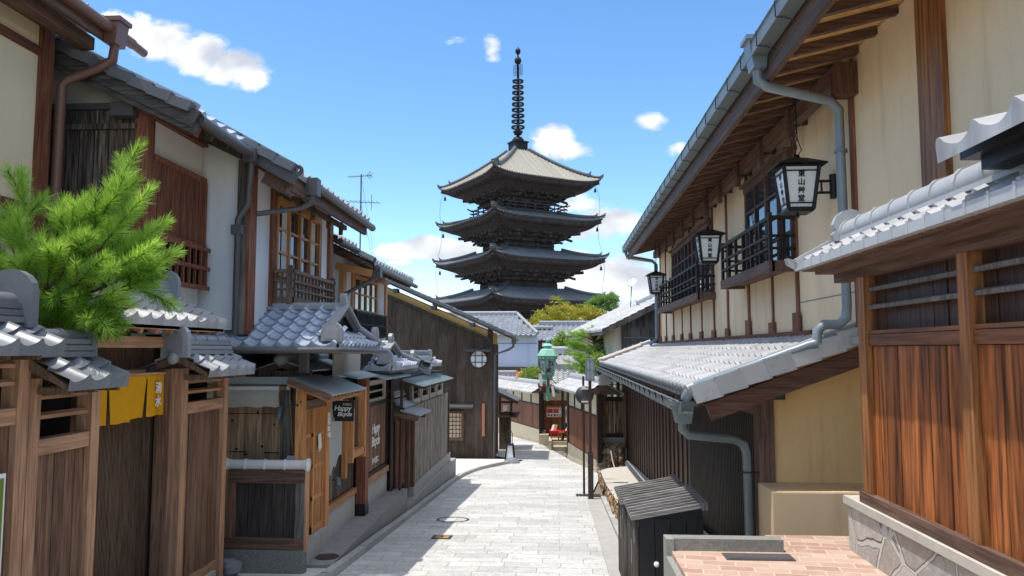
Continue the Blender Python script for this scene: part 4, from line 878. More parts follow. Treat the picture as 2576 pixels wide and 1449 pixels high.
# ---- second lane house with lattice fence and tiled roofs
T=thing('tea_house','low house with a smaller hip and gable roof and dark entry beyond the shop','house',(-3.5,16,-3))
irimoya(T,-4.2,-3.16,-2.84,12.75,15.2,-.30,.12,'tile_blue','ridge_grey',.25,10)
b=MB(); tiles(b,(-3.05,17.9,-.34),(0,1,0),(-.5,0,.2),1.7,.54,.24,.2,8); W=V((0,.7,.32)); tiles(b,(-4.2,17.7,-.5),(1,0,0),W,1.2,.75,.24,.2,8); b.build('small_roof','tile_light',T)
b=MB(); ridge(b,(-4.0,18.5,-.22),(-3.2,18.5,-.22),.2,3,.05,.06); onigawara(b,(-3.2,18.5,-.25),(1,0,0),.2,.26); ridge(b,(-3.25,17.3,-.24),(-3.1,17.9,-.24),.16,1,.05,.05); b.build('small_ridge','ridge_light',T)
b=MB(); b.prism([(-3.4,12.5,-.36),(-2.85,12.5,-.48),(-2.85,12.5,-.50),(-3.4,12.5,-.39)],(0,2.0,0)); 
for i in range(14): y=12.55+.14*i; b.beam((-3.4,y,-.35),(-2.85,y,-.47),.02,.02)
b.build('skirt_roof','sheet_green',T)
b=MB(); b.prism([(-3.25,15.25,-.57),(-2.74,15.25,-.73),(-2.74,15.25,-.75),(-3.25,15.25,-.60)],(0,4.4,0)); 
for i in range(30): y=15.3+.145*i; b.beam((-3.25,y,-.565),(-2.74,y,-.725),.02,.015)
b.build('pent_roof','sheet_green',T); b=MB(); 
for i in range(10): y=15.4+.45*i; b.beam((-3.2,y,-.64),(-2.78,y,-.78),.04,.05)
b.build('pent_rafters','brown_x',T)
one('wall','slat_board',T,(-5,-3.16,14.4,20.4,-3.2,-.55)); one('near_post','brown_post',T,(-3.24,-3.05,15.4,15.66,-2.8,-.7))
b=MB()
for k in range(4):
    y=15.85+1.08*k; 
    b.box(-3.12,-3.07,y,y+.96,-1.16,-1.04); b.box(-3.12,-3.07,y,y+.96,-.78,-.70); b.box(-3.12,-3.07,y,y+.12,-1.04,-.78); b.box(-3.12,-3.07,y+.84,y+.96,-1.04,-.78)
    f=b.build('vent_window','plaster_grey',T); b=MB(); b.box(-3.1,-3.08,y+.12,y+.84,-.92,-.89); b.build('bar','grey_wood',f); one('opening','interior',f,(-3.13,-3.115,y+.1,y+.86,-1.06,-.76)); b=MB()
b=MB(); b.box(-3.16,-3.08,15.7,20.3,-1.24,-1.16); b.box(-3.0,-2.9,13.0,13.02,-.5,-.49); b.build('beam','brown_beam',T)
# entry gate roof
b=MB(); tiles(b,(-2.95,14.35,-1.13),(0,1,0),(-.32,0,.2),1.15,.37,.2,.18,8); b.prism([(-3.0,14.3,-1.13),(-2.62,14.3,-1.24),(-2.62,14.3,-1.26),(-3.0,14.3,-1.17)],(0,1.3,0),0); b.build('entry_roof','tile_grey',T)
b=MB(); b.beam((-3.1,14.3,-1.22),(-2.66,14.3,-1.3),.06,.08); b.box(-3.2,-2.7,14.5,14.56,-1.36,-1.28); b.box(-3.2,-2.7,15.3,15.36,-1.36,-1.28); b.build('entry_frame','brown_x',T)
b=MB(); ridge(b,(-3.2,14.4,-.92),(-3.2,15.5,-.92),.16,3,.04,.04); b.build('entry_ridge','ridge_grey',T)
b=MB(); slats(b,'y',14.5,15.3,-3.14,-2.66,-1.35,.1,.04,.03); b.build('entry_door','rust_wood',T)
b=MB(); b.tube([(-3.0,14.42,-.6),(-3.02,14.42,-2.7)],.03,8); b.build('downpipe','iron_brown',T)
# bamboo clad fence
T=thing('bamboo_fence','weathered split bamboo fence standing on a stone strip beside the lane','fence',(-3.05,18,-2.9))
b=MB(); slats(b,'y',15.68,20.75,-3.06,-2.8,lambda y:-1.17,.07,.035,.025); f=b.build('bamboo','bamboo',T); one('backing','slat_board',T,(-3.1,-3.07,15.66,20.75,-2.8,-1.17)); one('end_post','brown_post',T,(-3.14,-2.98,15.6,15.74,-2.8,-1.1))
one('end_post','black_board',T,(-3.12,-3.0,20.7,20.8,-2.9,-1.05)); one('footing','concrete',T,(-3.3,-2.98,15.6,20.9,-3.3,-2.8))
# ---- concrete platforms along the lane
b=MB(); b.prism([(-2.91,9.75,-3.2),(-2.91,14.6,-3.4),(-2.91,14.6,-2.65),(-2.91,9.75,-2.74)],(-.6,0,0)); b.build('concrete_step','concrete_dark',None,'long sloping concrete step before the shop door and lettered panel','step','concrete steps along the lane')
b=MB(); b.prism([(-2.91,14.6,-3.4),(-2.91,21.5,-3.8),(-2.91,21.5,-3.04),(-2.91,17.5,-2.99),(-2.91,14.6,-3.0)],(-.3,0,0)); b.build('concrete_step','concrete_dark',None,'long concrete step at the foot of the bamboo fence','step','concrete steps along the lane')
b=MB(); b.disc((-3.08,10.1,-2.73),.16,24); b.build('drain_cover','iron_brown',None,'round dark cover sunk in the step near the screen wall','drain cover')
# ================================================================== RIGHT SIDE OF THE LANE
T=thing('plaster_house','long cream plastered two storey house with dark timber balconies and sweeping white tiled lower roof','house',(2.85,14,-3))
XU=2.85
one('upper_wall','plaster_cream',T,(XU,9,1.5,21.3,.12,2.86))
one('end_wall','plaster_cream',T,(XU+.1,9,21.3,21.4,-3.6,2.86))
# posts
for y,w,m in((7.33,.10,'rust_wood'),(9.14,.09,'rust_wood'),(11.45,.09,'rust_wood'),(12.85,.09,'rust_wood'),(13.99,.08,'rust_wood'),(16.45,.08,'rust_wood'),(18.88,.08,'rust_wood'),(20.13,.08,'rust_wood'),(21.22,.1,'orange_wood')):
    one('post',m,T,(XU-.025,XU,y-w/2,y+w/2,.2,2.8))
    if y>9: one('post_foot','rust_wood',T,(XU-.05,XU-.026,y-.12,y+.12,.16,.36+.08*(y<12)))
for y in(10.2,17.6,15.2): one('post_foot','rust_wood',T,(XU-.05,XU,y-.11,y+.11,.16,.36)); 
for y in(10.2,15.2,17.6): one('thin_post','rust_wood',T,(XU-.02,XU,y-.035,y+.035,.36,1.0))
one('great_post','red_post',T,(XU-.05,XU,5.55,5.92,.1,2.8))
one('base_flashing','rust_rail',T,(XU-.06,XU,8.6,21.3,.12,.22)); one('base_flashing','ridge_grey',T,(XU-.10,XU,6.6,21.3,.05,.12))
one('plaster_joint','concrete_dark',T,(XU-.004,XU,6.9,9.1,.55,.562))
# upper eave
b=MB(); slope_deck(b,(2.02,1.5,2.72),(2.02,21.5,2.72),(XU+.1,21.5,2.94),(XU+.1,1.5,2.94),.03); b.build('soffit','soffit_wood',T)
b=MB(); y=1.7
while y<21.4: b.beam((2.06,y,2.655),(XU,y,2.845),.07,.08); y+=.42
b.build('rafters','brown_x',T)
b=MB(); b.box(1.985,2.02,1.5,21.5,2.55,2.80); b.box(2.02,2.06,1.5,21.5,2.57,2.66); b.build('fascia','brown_beam',T)
b=MB(); b.box(2.66,2.77,7.2,21.3,2.56,2.74); y=8.6
while y<21: b.box(2.62,2.68,y,y+.10,2.40,2.74); b.box(2.70,2.85,y+.02,y+.08,2.56,2.66); y+=1.25
b.build('purlin','brown_beam',T); one('purlin_block','brown_post',T,(2.655,2.845,7.17,7.34,2.42,2.735))
b=MB(); y=2
while y<21.3: b.beam((1.99,y,2.56),(2.5,y,2.6),.03,.03); y+=.42
b=MB(); W=V((5.2,0,2.1)); tiles(b,(1.96,1.5,2.885),(0,1,0),W,20.1,1.6,.27,.26,6,lip=.03)
b.build('upper_tiles','tile_light',T)
b=MB(); slope_deck(b,(1.95,1.5,2.86),(1.95,21.6,2.86),(9,21.6,5.7),(9,1.5,5.7),.06); b.build('upper_deck','brown_x',T)
b=MB(); y=1.6
while y<21.5: b.tube([(1.95,y,2.897),(2.05,y,2.94)],.026,10); y+=.27
b.build('eave_rolls','tile_light',T)
b=MB(); b.box(1.83,1.97,1.5,21.6,2.765,2.78); b.box(1.83,1.845,1.5,21.6,2.78,2.905); b.box(1.955,1.97,1.5,21.6,2.78,2.87); b.tube([(1.83,1.5,2.91),(1.83,21.6,2.91)],.012,6)
f=b.build('gutter','gutter_grey',T); b=MB(); y=2.
while y<21.5: b.tube([(1.98,y,2.72),(1.9,y,2.752),(1.815,y,2.76),(1.81,y,2.9)],.005,5); y+=.6
b.build('gutter_bracket','iron_black',f)
b=MB(); b.prism([(1.80,7.05,2.96),(2.0,7.05,2.96),(1.97,7.05,2.66),(1.85,7.05,2.66)],(0,.2,0)); b.box(1.78,2.02,7.03,7.27,2.93,2.97)
b.tube([(1.91,7.15,2.7),(1.91,7.15,2.56),(2.0,7.16,2.5),(2.62,7.3,2.40),(2.72,7.34,2.32),(2.73,7.36,2.2),(2.74,7.36,.42),(2.73,7.36,.30),(2.66,7.36,.24),(2.52,7.36,.24),(2.46,7.36,.18),(2.45,7.36,.06)],.045,14)
b.tube([(2.735,7.36,1.1),(2.735,7.36,1.14)],.062,14);b.tube([(2.735,7.36,1.9),(2.735,7.36,1.93)],.062,14)
b.build('downpipe','pipe_blue',T)
b=MB(); b.tube([(2.8,7.36,1.12),(2.74,7.36,1.12)],.01,5); b.build('pipe_clamp','iron_black',T)
b=MB(); b.tube([(1.9,21.4,2.78),(1.95,21.4,2.62),(2.65,21.4,2.5),(2.75,21.4,2.4),(2.76,21.4,.3),(2.6,21.42,.2),(2.55,21.44,.14)],.05,10); b.build('far_downpipe','pipe_blue',T)
# windows and balconies
def window(y0,y1,z0,z1,nv,nh):
    b=MB(); X=XU-.02
    b.box(X-.05,X+.02,y0,y1,z1,z1+.09); b.box(X-.05,X+.02,y0,y1,z0-.08,z0)
    for k in range(nv+1): y=y0+(y1-y0)*k/nv; w=.035 if k%2==0 else .02; b.box(X-.03,X+.015,y-w,y+w,z0,z1)
    for k in range(1,nh): z=z0+(z1-z0)*k/nh; b.box(X-.02,X+.012,y0,y1,z-.018,z+.018)
    f=b.build('window','brown_post',T); one('pane','window_glass',f,(X+.0,X+.012,y0,y1,z0,z1))
    one('shutter','brown_beam',T,(X-.10,X-.02,y0-.05,y1+.05,z1+.09,z1+.13))
def balcony(y0,y1,xo,zb,n):
    b=MB(); X=XU
    b.box(xo-.03,xo+.03,y0-.05,y1+.05,zb-.11,zb+.02); b.box(xo,X,y0-.05,y0+.05,zb-.11,zb+.02); b.box(xo,X,y1-.05,y1+.05,zb-.11,zb+.02); b.box(xo,X,y0,y1,zb-.07,zb-.03)
    f=b.build('balcony','brown_beam',T)
    b=MB()
    for z,h in((zb+.54,.045),(zb+.32,.03),(zb+.17,.03)):
        b.box(xo-.022,xo+.022,y0,y1,z-h/2,z+h/2); b.box(xo,X,y0-.02,y0+.02,z-h/2,z+h/2); b.box(xo,X,y1-.02,y1+.02,z-h/2,z+h/2)
    for k in range(n+1):
        y=y0+(y1-y0)*k/n; t=.6 if k in(0,n) else .55; w=.03 if k in(0,n) else .022; b.box(xo-.02,xo+.02,y-w,y+w,zb,zb+t)
    b.box(xo+.14,xo+.18,y0-.015,y0+.015,zb,zb+.52); b.build('railing','slat_board',f)
window(9.2,11.4,1.12,2.32,4,4); balcony(9.12,11.75,2.53,1.04,6)
window(14.0,18.8,1.12,2.30,10,4); balcony(13.9,19.2,2.53,1.02,12)
# lower roof
b=MB(); W=V((XU-1.29,0,.58)); tiles(b,(1.29,7.5,-.43),(0,1,0),W,16.2,W.length,.27,.235,8,lip=.05); b.build('lower_tiles','tile_light',T)
b=MB(); y=7.62
while y<23.7: b.lathe([(.001,.0),(.05,.0),(.062,.01),(.062,.06)],(1.255,y,-.40),12,axis=(1,0,.37)); y+=.27
b.build('eave_discs','ridge_grey',T)
b=MB(); verge_tiles(b,(1.27,7.5,-.40),W,W.length+.05,(0,-1,0),.26,.16,.12); b.tube([(1.24,7.46,-.385),(2.86,7.46,.215)],.055,10); b.build('verge_tiles','tile_light',T)
b=MB(); verge_tiles(b,(1.29,23.7,-.4),W,W.length,(0,1,0),.26,.14,.1); b.tube([(1.24,23.75,-.33),(XU,23.75,.26)],.07,10)
for k in range(6): q=k/6; b.tube([(1.3+1.5*q,23.75,-.31+.565*q),(1.34+1.5*q,23.75,-.295+.565*q)],.082,10)
b.build('far_verge','ridge_grey',T)
b=MB(); slope_deck(b,(1.32,7.45,-.47),(1.32,23.7,-.47),(XU,23.7,.1),(XU,7.45,.1),.05); b.build('lower_deck','brown_x',T)
b=MB(); b.beam((1.44,7.47,-.60),(2.92,7.47,-.055),.06,.17); b.beam((1.44,23.6,-.58),(2.92,23.6,-.05),.06,.17); b.build('bargeboard','barge_wood',T)
b=MB(); y=7.9
while y<23.6: b.beam((1.4,y,-.56),(2.2,y,-.28),.05,.07); y+=.45
b.build('lower_rafters','brown_x',T)
b=MB(); b.box(1.16,1.18,7.45,23.8,-.60,-.51); b.box(1.16,1.29,7.45,23.8,-.615,-.60); b.tube([(1.16,7.45,-.505),(1.16,23.8,-.505)],.012,6); f=b.build('lower_gutter','gutter_grey',T)
b=MB(); y=8
while y<23.6: b.tube([(1.3,y,-.56),(1.17,y,-.625),(1.145,y,-.5)],.008,5); y+=.6
b.build('gutter_bracket','iron_black',f)
b=MB(); b.prism([(1.12,7.55,-.50),(1.33,7.55,-.50),(1.29,7.55,-.72),(1.16,7.55,-.72)],(0,.24,0)); b.box(1.10,1.35,7.53,7.81,-.545,-.50)
b.tube([(1.22,7.67,-.68),(1.22,7.67,-.78),(1.28,7.68,-.84),(1.76,7.82,-.90),(1.86,7.86,-.95),(1.89,7.87,-1.05),(1.895,7.87,-1.9)],.043,14); b.build('lower_downpipe','gutter_grey',T)
b=MB(); b.tube([(1.895,7.87,-1.22),(1.895,7.87,-1.235)],.056,12); b.tube([(1.9,7.87,-1.23),(2.06,7.87,-1.23)],.008,5); b.build('pipe_clamp','iron_black',T)
b=MB(); b.tube([(2.45,7.36,.06),(2.38,7.38,.04),(1.32,7.44,-.36),(1.26,7.5,-.42),(1.24,7.55,-.48)],.052,14); b.build('roof_pipe','pipe_blue',T)
b=MB(); b.tube([(1.2,23.6,-.6),(1.2,23.6,-.75),(1.75,23.6,-.86),(1.82,23.6,-.95),(1.82,23.6,-3.45)],.05,10); b.box(1.74,1.9,23.52,23.68,-3.62,-3.4); b.build('far_drain','gutter_dark',T)
b=MB(); b.tube([(2.55,23.62,.14),(1.35,23.62,-.30)],.05,10); b.build('pink_pipe','pipe_pink',T)
# lower wall
XD=2.07
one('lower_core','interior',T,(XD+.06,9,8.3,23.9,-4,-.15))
b=MB(); slats(b,'y',8.15,12.35,XD,lambda y:gz(y)+.55,-.62,.085,.05,.04); boards(b,'y',8.1,12.4,XD+.05,-3,-.5,.2,.01); b.build('dark_slats','slat_board',T)
b=MB(); boards(b,'y',12.4,23.9,XD+.02,lambda y:gz(y)+.35,-.62,.48,.03); slats(b,'y',12.4,23.9,XD-.005,lambda y:gz(y)+.35,-.62,.48,.035,.03); b.build('wide_boards','char_board',T)
one('lower_plate','brown_beam',T,(XD-.03,XD+.05,8.1,23.9,-.68,-.56)); one('upper_strip','plaster_yellow',T,(XD+.02,XD+.05,8.0,23.9,-.56,-.2))
b=MB(); b.prism([(XD-.1,12.4,gz(12.4)+.1),(XD-.1,23.9,gz(23.9)),(XD-.1,23.9,gz(23.9)+.34),(XD-.1,12.4,gz(12.4)+.36)],(.3,0,0)); b.build('footing','concrete',T)
one('corner_post','brown_post',T,(XD-.06,XD+.10,7.86,8.06,-2,-.28)); b=MB(); b.prism([(XD+.08,7.9,-2),(6,7.9,-2),(6,7.9,.0),(XU,7.9,-.0),(XD+.08,7.9,-.27)],(0,.1,0)); b.build('side_wall','plaster_yellow',T); one('bracket','iron_black',T,(XD+.02,XD+.2,7.8,7.9,-.5,-.42))
b=MB(); b.box(XD-.10,XD-.04,21.0,21.9,-1.02,-.8)
b.box(2.0,2.02,21,21.9,-.98,-.95); 
for k in range(3): b.box(XD-.14,XD-.10,21.0,21.9,-1.0+.07*k,-.96+.07*k)
b.build('vent_hood','gutter_grey',T)
# rubble plinth before the house
b=MB()
pl=[(10.3,1.06),(11.5,1.05),(13,1.06),(15,1.05),(17,1.05),(19,1.06),(20.3,1.1),(20.9,1.35)]
rows=[]
for i,(y,x) in enumerate(pl):
    zt=gz(y)+.34; zb=gz(y)-.1
    rows.append([V((x-.05+random.uniform(-.02,.02),y,zb)),V((x+random.uniform(-.03,.02),y,(zb+zt)/2)),V((x+random.uniform(-.01,.03),y,zt))])
b.grid(rows,0,.5,False,True)
b.add([rows[-1][0],rows[-1][2],V((2.05,21.4,rows[-1][2].z)),V((2.05,21.4,rows[-1][0].z))],[(0,1,2,3),(3,2,1,0)],.5)
b.add([rows[0][0],rows[0][2],V((2.05,10.3,rows[0][2].z)),V((2.05,10.3,rows[0][0].z))],[(0,1,2,3),(3,2,1,0)],.5)
for k in range(40):
    y=10.4+.25*k; rock(b,(1.06+random.uniform(-.03,.02),y,gz(y)+random.uniform(.05,.28)),.05,.16,.10,7)
P=thing('rubble_plinth','low rubble stone plinth with concrete top before the dark boarded wall','wall',(1.5,14,-3.2))
b.build('stones','rubble_stone',P)
b=MB(); top=[r[2]+V((0,0,.004)) for r in rows]; 
b.grid([[p+V((-.03,0,0)),V((2.06,p.y+(.5 if i==len(top)-1 else 0),p.z))] for i,p in enumerate(top)],0,.5,False,True); b.build('top','sill_stone',P)
# ---- hanging lanterns
def lantern(label,y,x=2.46,ztop=1.93,zs=2.66):
    T=thing('wall_lantern',label,'lantern',(x,y,1.4),'white wall lanterns under the long eave')
    z0,z1=1.43,1.86; h0,h1=.125,.175
    b=MB()
    for sx,sy in((-1,-1),(1,-1),(1,1),(-1,1)):
        b.beam((x+sx*h0,y+sy*h0,z0),(x+sx*h1,y+sy*h1,z1),.03,.03)
        nx,ny=(-sy,sx)
    for h,z,t in((h0,z0,.03),(h1,z1,.02),(h0+.006,z0+.055,.012),(h1-.006,z1-.05,.012)):
        for s in(-1,1): b.box(x-h-.012,x+h+.012,y+s*h-.012,y+s*h+.012,z-t/2,z+t/2); b.box(x+s*h-.012,x+s*h+.012,y-h,y+h,z-t/2,z+t/2)
    b.box(x-h0,x+h0,y-h0,y+h0,z0-.03,z0-.01); b.ball((x,y,z0-.06),.022,10); b.tube([(x,y,z0-.03),(x,y,z0-.06)],.012,8)
    b.build('frame','iron_black',T)
    b=MB(); b.lathe([(.345,z1+.01),(.335,z1+.025),(.12,z1+.10),(.05,z1+.115),(.035,z1+.15),(.001,z1+.16)],(x,y,0),4,start=R(45),smooth=False); b.build('cap','iron_black',T)
    b=MB()
    P=lambda h,z:[V((x-h,y-h,z)),V((x+h,y-h,z)),V((x+h,y+h,z)),V((x-h,y+h,z))]
    a=P(h0-.004,z0);c=P(h1-.004,z1); b.add(a+c,[(0,1,5,4),(1,2,6,5),(2,3,7,6),(3,0,4,7)],.5); b.build('glass','white_glass',T)
    sl=math.atan((h1-h0)/(z1-z0)); zm=(z0+z1)/2
    for nrm in((0,-1,0),(-1,0,0)):
        n=V(nrm); up=(V((0,0,1))+n*math.tan(sl)).normalized(); nn=(n-V((0,0,1))*math.tan(sl)).normalized()
        text_mesh('lettering','東\n山\n艸\n堂',.074,'ink',T,V((x,y,zm+.005))+n*((h0+h1)/2+.004),facing(nn,up),line=1.12,bold=.0016,ext=.001)
    b=MB(); b.tube([(x,y,z1+.15),(x,y,z1+.3)],.006,5); z=z1+.17;k=0
    while z<zs: 
        q=.012; b.tube([(x-q*(k%2),y-q*((k+1)%2),z),(x-q*(k%2),y-q*((k+1)%2),z+.045)],.005,5); b.tube([(x+q*(k%2),y+q*((k+1)%2),z),(x+q*(k%2),y+q*((k+1)%2),z+.045)],.005,5); z+=.042;k+=1
    b.tube([(x+.01,y,z1+.13),(x+.06,y,z1+.2),(x+.02,y,z1+.32),(x+.015,y,zs)],.005,5); b.build('chain','iron_black',T)
    b=MB(); b.box(x+.12,XU-.04,y-.012,y+.012,1.60,1.625); b.box(x+.12,XU-.04,y-.012,y+.012,1.72,1.745)
    for q in(.2,.25): b.box(x+q-.008,x+q+.008,y-.01,y+.01,1.61,1.735)
    b.tube([(XU-.02,y,1.55),(XU-.02,y,1.8)],.04,10); b.build('bracket','iron_black',T)
lantern('nearest and largest lettered white lantern hanging beside the drainpipe',7.85)
lantern('middle lettered white lantern hanging before the long far balcony',12.5)
lantern('farthest and smallest lettered white lantern hanging at the far end of the eave',19.2)
# ---- near right fence
T=thing('boarded_wall','sunlit red brown boarded garden wall with tiled roof and barred openings at the right','wall',(2.227,5,-1.105))
X=2.227
one('post','red_post',T,(X-0.034,X+0.068,5.5675,5.695,-1.054,0.646)); one('post','red_post',T,(X-0.034,X+0.068,4.182,4.2925,-1.02,0.629)); one('post','red_post',T,(X-0.034,X+0.068,2.805,2.9155,-1.02,0.629))
b=MB(); boards(b,'y',4.2925,5.5675,X,-1.02,0.0255,0.2125,0.0255,0.0059,0.0051); boards(b,'y',2.04,4.182,X,-1.02,0.0255,0.2125,0.0255,0.0059,0.0051); b.build('boards','red_board',T)
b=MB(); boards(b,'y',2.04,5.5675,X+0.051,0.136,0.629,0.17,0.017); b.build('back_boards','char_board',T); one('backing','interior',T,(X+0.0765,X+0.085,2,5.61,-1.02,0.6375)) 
one('rail_beam','red_beam',T,(X-0.017,X+0.051,4.2925,5.5675,0.0298,0.1062),(X-0.017,X+0.051,2.04,4.182,0.0298,0.1062)); one('rail_beam','red_beam',T,(X-0.0102,X+0.051,4.2925,5.5675,0.1105,0.136),(X-0.0102,X+0.051,2.04,4.182,0.1105,0.136))
b=MB()
for z in(0.289,0.4165): b.prism([(X-0.0085,2.04,z),(X+0.0255,2.04,z),(X+0.0255,2.04,z+0.0382),(X-0.0085,2.04,z+0.0255)],(0,3.5275,0))
b.build('bars','grey_wood',T)
one('sill','brown_beam',T,(X-0.051,X+0.068,1.87,5.7375,-1.0965,-1.02)); one('end_face','red_board',T,(X+0.068,X+0.255,5.61,5.678,-1.105,0.629))
b=MB(); b.box(2.04,2.414,1.7,6.12,0.595,0.6332); y=1.87
b.box(X-0.0425,X+0.068,2.,6.12,0.527,0.595); b.build('eave_beam','brown_beam',T)
b=MB()
for sg in(-1,1):
    W=V((-sg*0.272,0,0.153)); tiles(b,(X+sg*0.272,1.7,0.697),(0,1,0),W,4.59,W.length,0.1997,0.1955,12,lip=0.0595,k=0.595,lift=0.017)
b.build('tiled_roof','tile_light',T)
b=MB(); b.prism([(X-0.255,1.7,0.6715),(X,1.7,0.8415),(X+0.255,1.7,0.6715),(X+0.238,1.7,0.6332),(X-0.238,1.7,0.6332)],(0,4.573,0)); b.build('roof_deck','brown_x',T)
b=MB(); 
y=1.7
while y<6.2475: b.box(X-0.2932,X-0.221,y,y+0.1946,0.6417,0.7012+random.uniform(-0.0034,0.0034)); b.box(X-0.2975,X-0.221,y+0.1742,y+0.1946,0.6392,0.714); y+=0.1997
for sg in(-1,1): b.beam((X+sg*0.2975,6.256,0.7055),(X,6.256,0.867),0.085,0.0595)
b.prism([(X-0.306,6.256,0.731),(X-0.357,6.273,0.748),(X-0.34,6.273,0.697),(X-0.255,6.256,0.646)],(0,0.085,0)); b.build('verge_tiles','ridge_light',T)
b=MB(); ridge(b,(X,1.7,0.8245),(X,5.8225,0.8245),0.187,2,0.034,0.0892,0,0.2805); b.build('ridge','ridge_light',T)
b=MB(); P=[(-0.1275,0),(0.1275,0),(0.1445,0.051),(0.1105,0.085),(0.136,0.1275),(0.1105,0.187),(0.0595,0.2295),(0,0.2465),(-0.0595,0.2295),(-0.1105,0.187),(-0.136,0.1275),(-0.1105,0.085),(-0.1445,0.051)]
b.prism([(X+p,5.831,0.8245+q) for p,q in P],(0,0.0595,0)); b.tube([(X,5.814,0.9265),(X,5.916,0.9265)],0.0723,14); b.build('ridge_end','ridge_light',T)
# higher step of the same wall, nearer than the frame
T=thing('tiled_wall_step','corner of a higher tiled wall roof jutting in at the right frame edge','wall',(2.227,3.06,-1.105))
b=MB(); 
for sg in(-1,1):
    W=V((-sg*0.357,0,0.12)); tiles(b,(X+sg*0.357,1.02,0.975),(0,1,0),W,2.7625,W.length,0.32,0.1955,18,lip=0.06,k=1.05,lift=.025)
b.build('tiled_roof','tile_light',T); b=MB(); ridge(b,(X,1.02,1.085),(X,3.2,1.085),0.17,1,.04,.06); b.build('ridge','ridge_light',T)
one('eave_beam','iron_black',T,(2.006,2.448,1.02,3.655,0.85,0.918),(1.955,2.499,1.02,3.74,0.918,0.9605)); one('panel','char_board',T,(2.265,2.30,1.02,3.57,-1.105,0.85))
# stone base
T=thing('stone_wall_base','crazy paved stone base wall with pale ledge under the red brown boarded wall','wall',(2.21,5,-1.53))
one('stones','crazy_stone',T,(2.176,2.72,1.275,5.967,-2.04,-1.156)); one('ledge','sill_stone',T,(2.1505,2.72,1.275,5.9925,-1.156,-1.0982))
# plaster block before the side wall
b=MB(); b.box(2.0,3.1,7.42,7.92,-2.1,-1.33); o=b.build('plaster_block','plaster_block',None,'low ochre plaster block like a bench against the yellow side wall','block')
md=o.modifiers.new('b','BEVEL'); md.width=.02; md.segments=2
# brick terrace
T=thing('brick_terrace','raised red brick terrace with a speckled granite kerb behind the black cabinets','terrace',(1.53,6,-1.53))
b=MB(); b.box(.8755,2.56,2.1,5.96,-2.2,-1.496); b.build('paving','terrace_brick',T); one('paving','terrace_brick',T,(1.662,2.56,5.96,6.4,-2.2,-1.50))
one('edge_bricks','terrace_brick',T,(0.833,0.8755,2.125,5.9925,-2.21,-1.4934)); b=MB(); b.box(0.7905,0.833,2.125,5.8225,-2.5585,-1.53); b.box(0.7905,0.85,5.8225,5.967,-2.5585,-1.4067); b.box(0.8508,1.6575,5.848,5.967,-2.21,-1.4067); b.build('granite_kerb','granolith',T)
b=MB(); b.box(1.19,1.6745,5.61,5.78,-1.496,-1.4875)
for i in range(3): b.box(1.207+0.017*i,1.6575-0.017*i,5.6227+0.017*i,5.7672-0.017*i,-1.4875,-1.4849+0.0008*i)
b.build('metal_plate','gutter_dark',None,'rectangular dark metal cover plate set in the brick terrace','cover plate')
b=MB(); b.lathe([(0.221,0),(0.221,0.0051),(0.187,0.0051),(0.187,0.0026),(0.17,0.0026),(0.17,0.0068),(0.0008,0.0068)],(1.45,4.80,-1.496),32); b.build('manhole','iron_brown',None,'round rusty manhole cover in the brick terrace at the lower frame edge','manhole cover')
# ---- cabinets
def cabinet(label,y0,y1,xo=.0,dz=0.):
    T=thing('storage_cabinet',label,'cabinet',(1.12,(y0+y1)/2,gz((y0+y1)/2)),'black slatted bin cabinets')
    x0,x1=.79+xo,1.45; zb=gz((y0+y1)/2)+.0
    one('body','slat_board',T,(x0+.02,x1,y0+.02,y1,zb-.1,dz-1.76))
    b=MB(); boards(b,'x',x0+.02,x1,y0,zb-.1,-1.72,.17,.02); b.box(x1-.05,x1+.01,y0-.01,y1,zb,-1.7); b.build('end_boards','iron_black',T)
    b=MB(); slats(b,'y',y0,y1,x0-.01,zb-.05,dz-1.78,.105,.055,.025); b.box(x0-.02,x0+.02,y0,y1,dz-1.80,dz-1.74); f=b.build('slatted_door','black_board',T)
    b=MB(); b.box(x0-.016,x0-.011,y0+.12,y0+.2,-2.0,-1.86); b.box(x0-.016,x0-.011,y0+.45,y0+.53,-2.3,-2.05); b.build('label_plate','gutter_grey',f)
    b=MB(); n=8
    for i in range(n):
        y=y0-.04+(y1-y0+.02)*i/n; d=(y1-y0+.02)/n
        b.add([(x0-.06,y,dz-1.735),(x1+.02,y,dz-1.595),(x1+.02,y+d*.98,dz-1.595),(x0-.06,y+d*.98,dz-1.735),(x0-.06,y,dz-1.70),(x1+.02,y,dz-1.56),(x1+.02,y+d*.98,dz-1.58),(x0-.06,y+d*.98,dz-1.72)],[(3,2,1,0),(4,5,6,7),(0,1,5,4),(1,2,6,5),(2,3,7,6),(3,0,4,7)])
        b.beam((x0-.06,y+.014,dz-1.70),(x1+.02,y+.014,dz-1.56),.03,.022)
    b.build('roof_boards','grey_x',T); b=MB(); b.box(x1-.01,x1+.05,y0-.06,y1-.02,dz-1.62,dz-1.545); b.build('ridge_board','grey_wood',T)
    b=MB(); b.prism([(x0,y0+.005,dz-1.76),(x1,y0+.005,dz-1.76),(x1,y0+.005,dz-1.59),(x0,y0+.005,dz-1.72)],(0,.04,0)); b.build('gable_board','iron_black',T)
    return T
cabinet('near black slatted cabinet with grey board roof and round knob',7.96,9.02); 
b=MB(); b.ball((.98,7.94,-2.17),.028,12); b.build('knob','white_paint',bpy.data.objects['storage_cabinet'])
cabinet('far black slatted cabinet with grey board roof behind the near one',9.10,10.12,-.02,-.07)
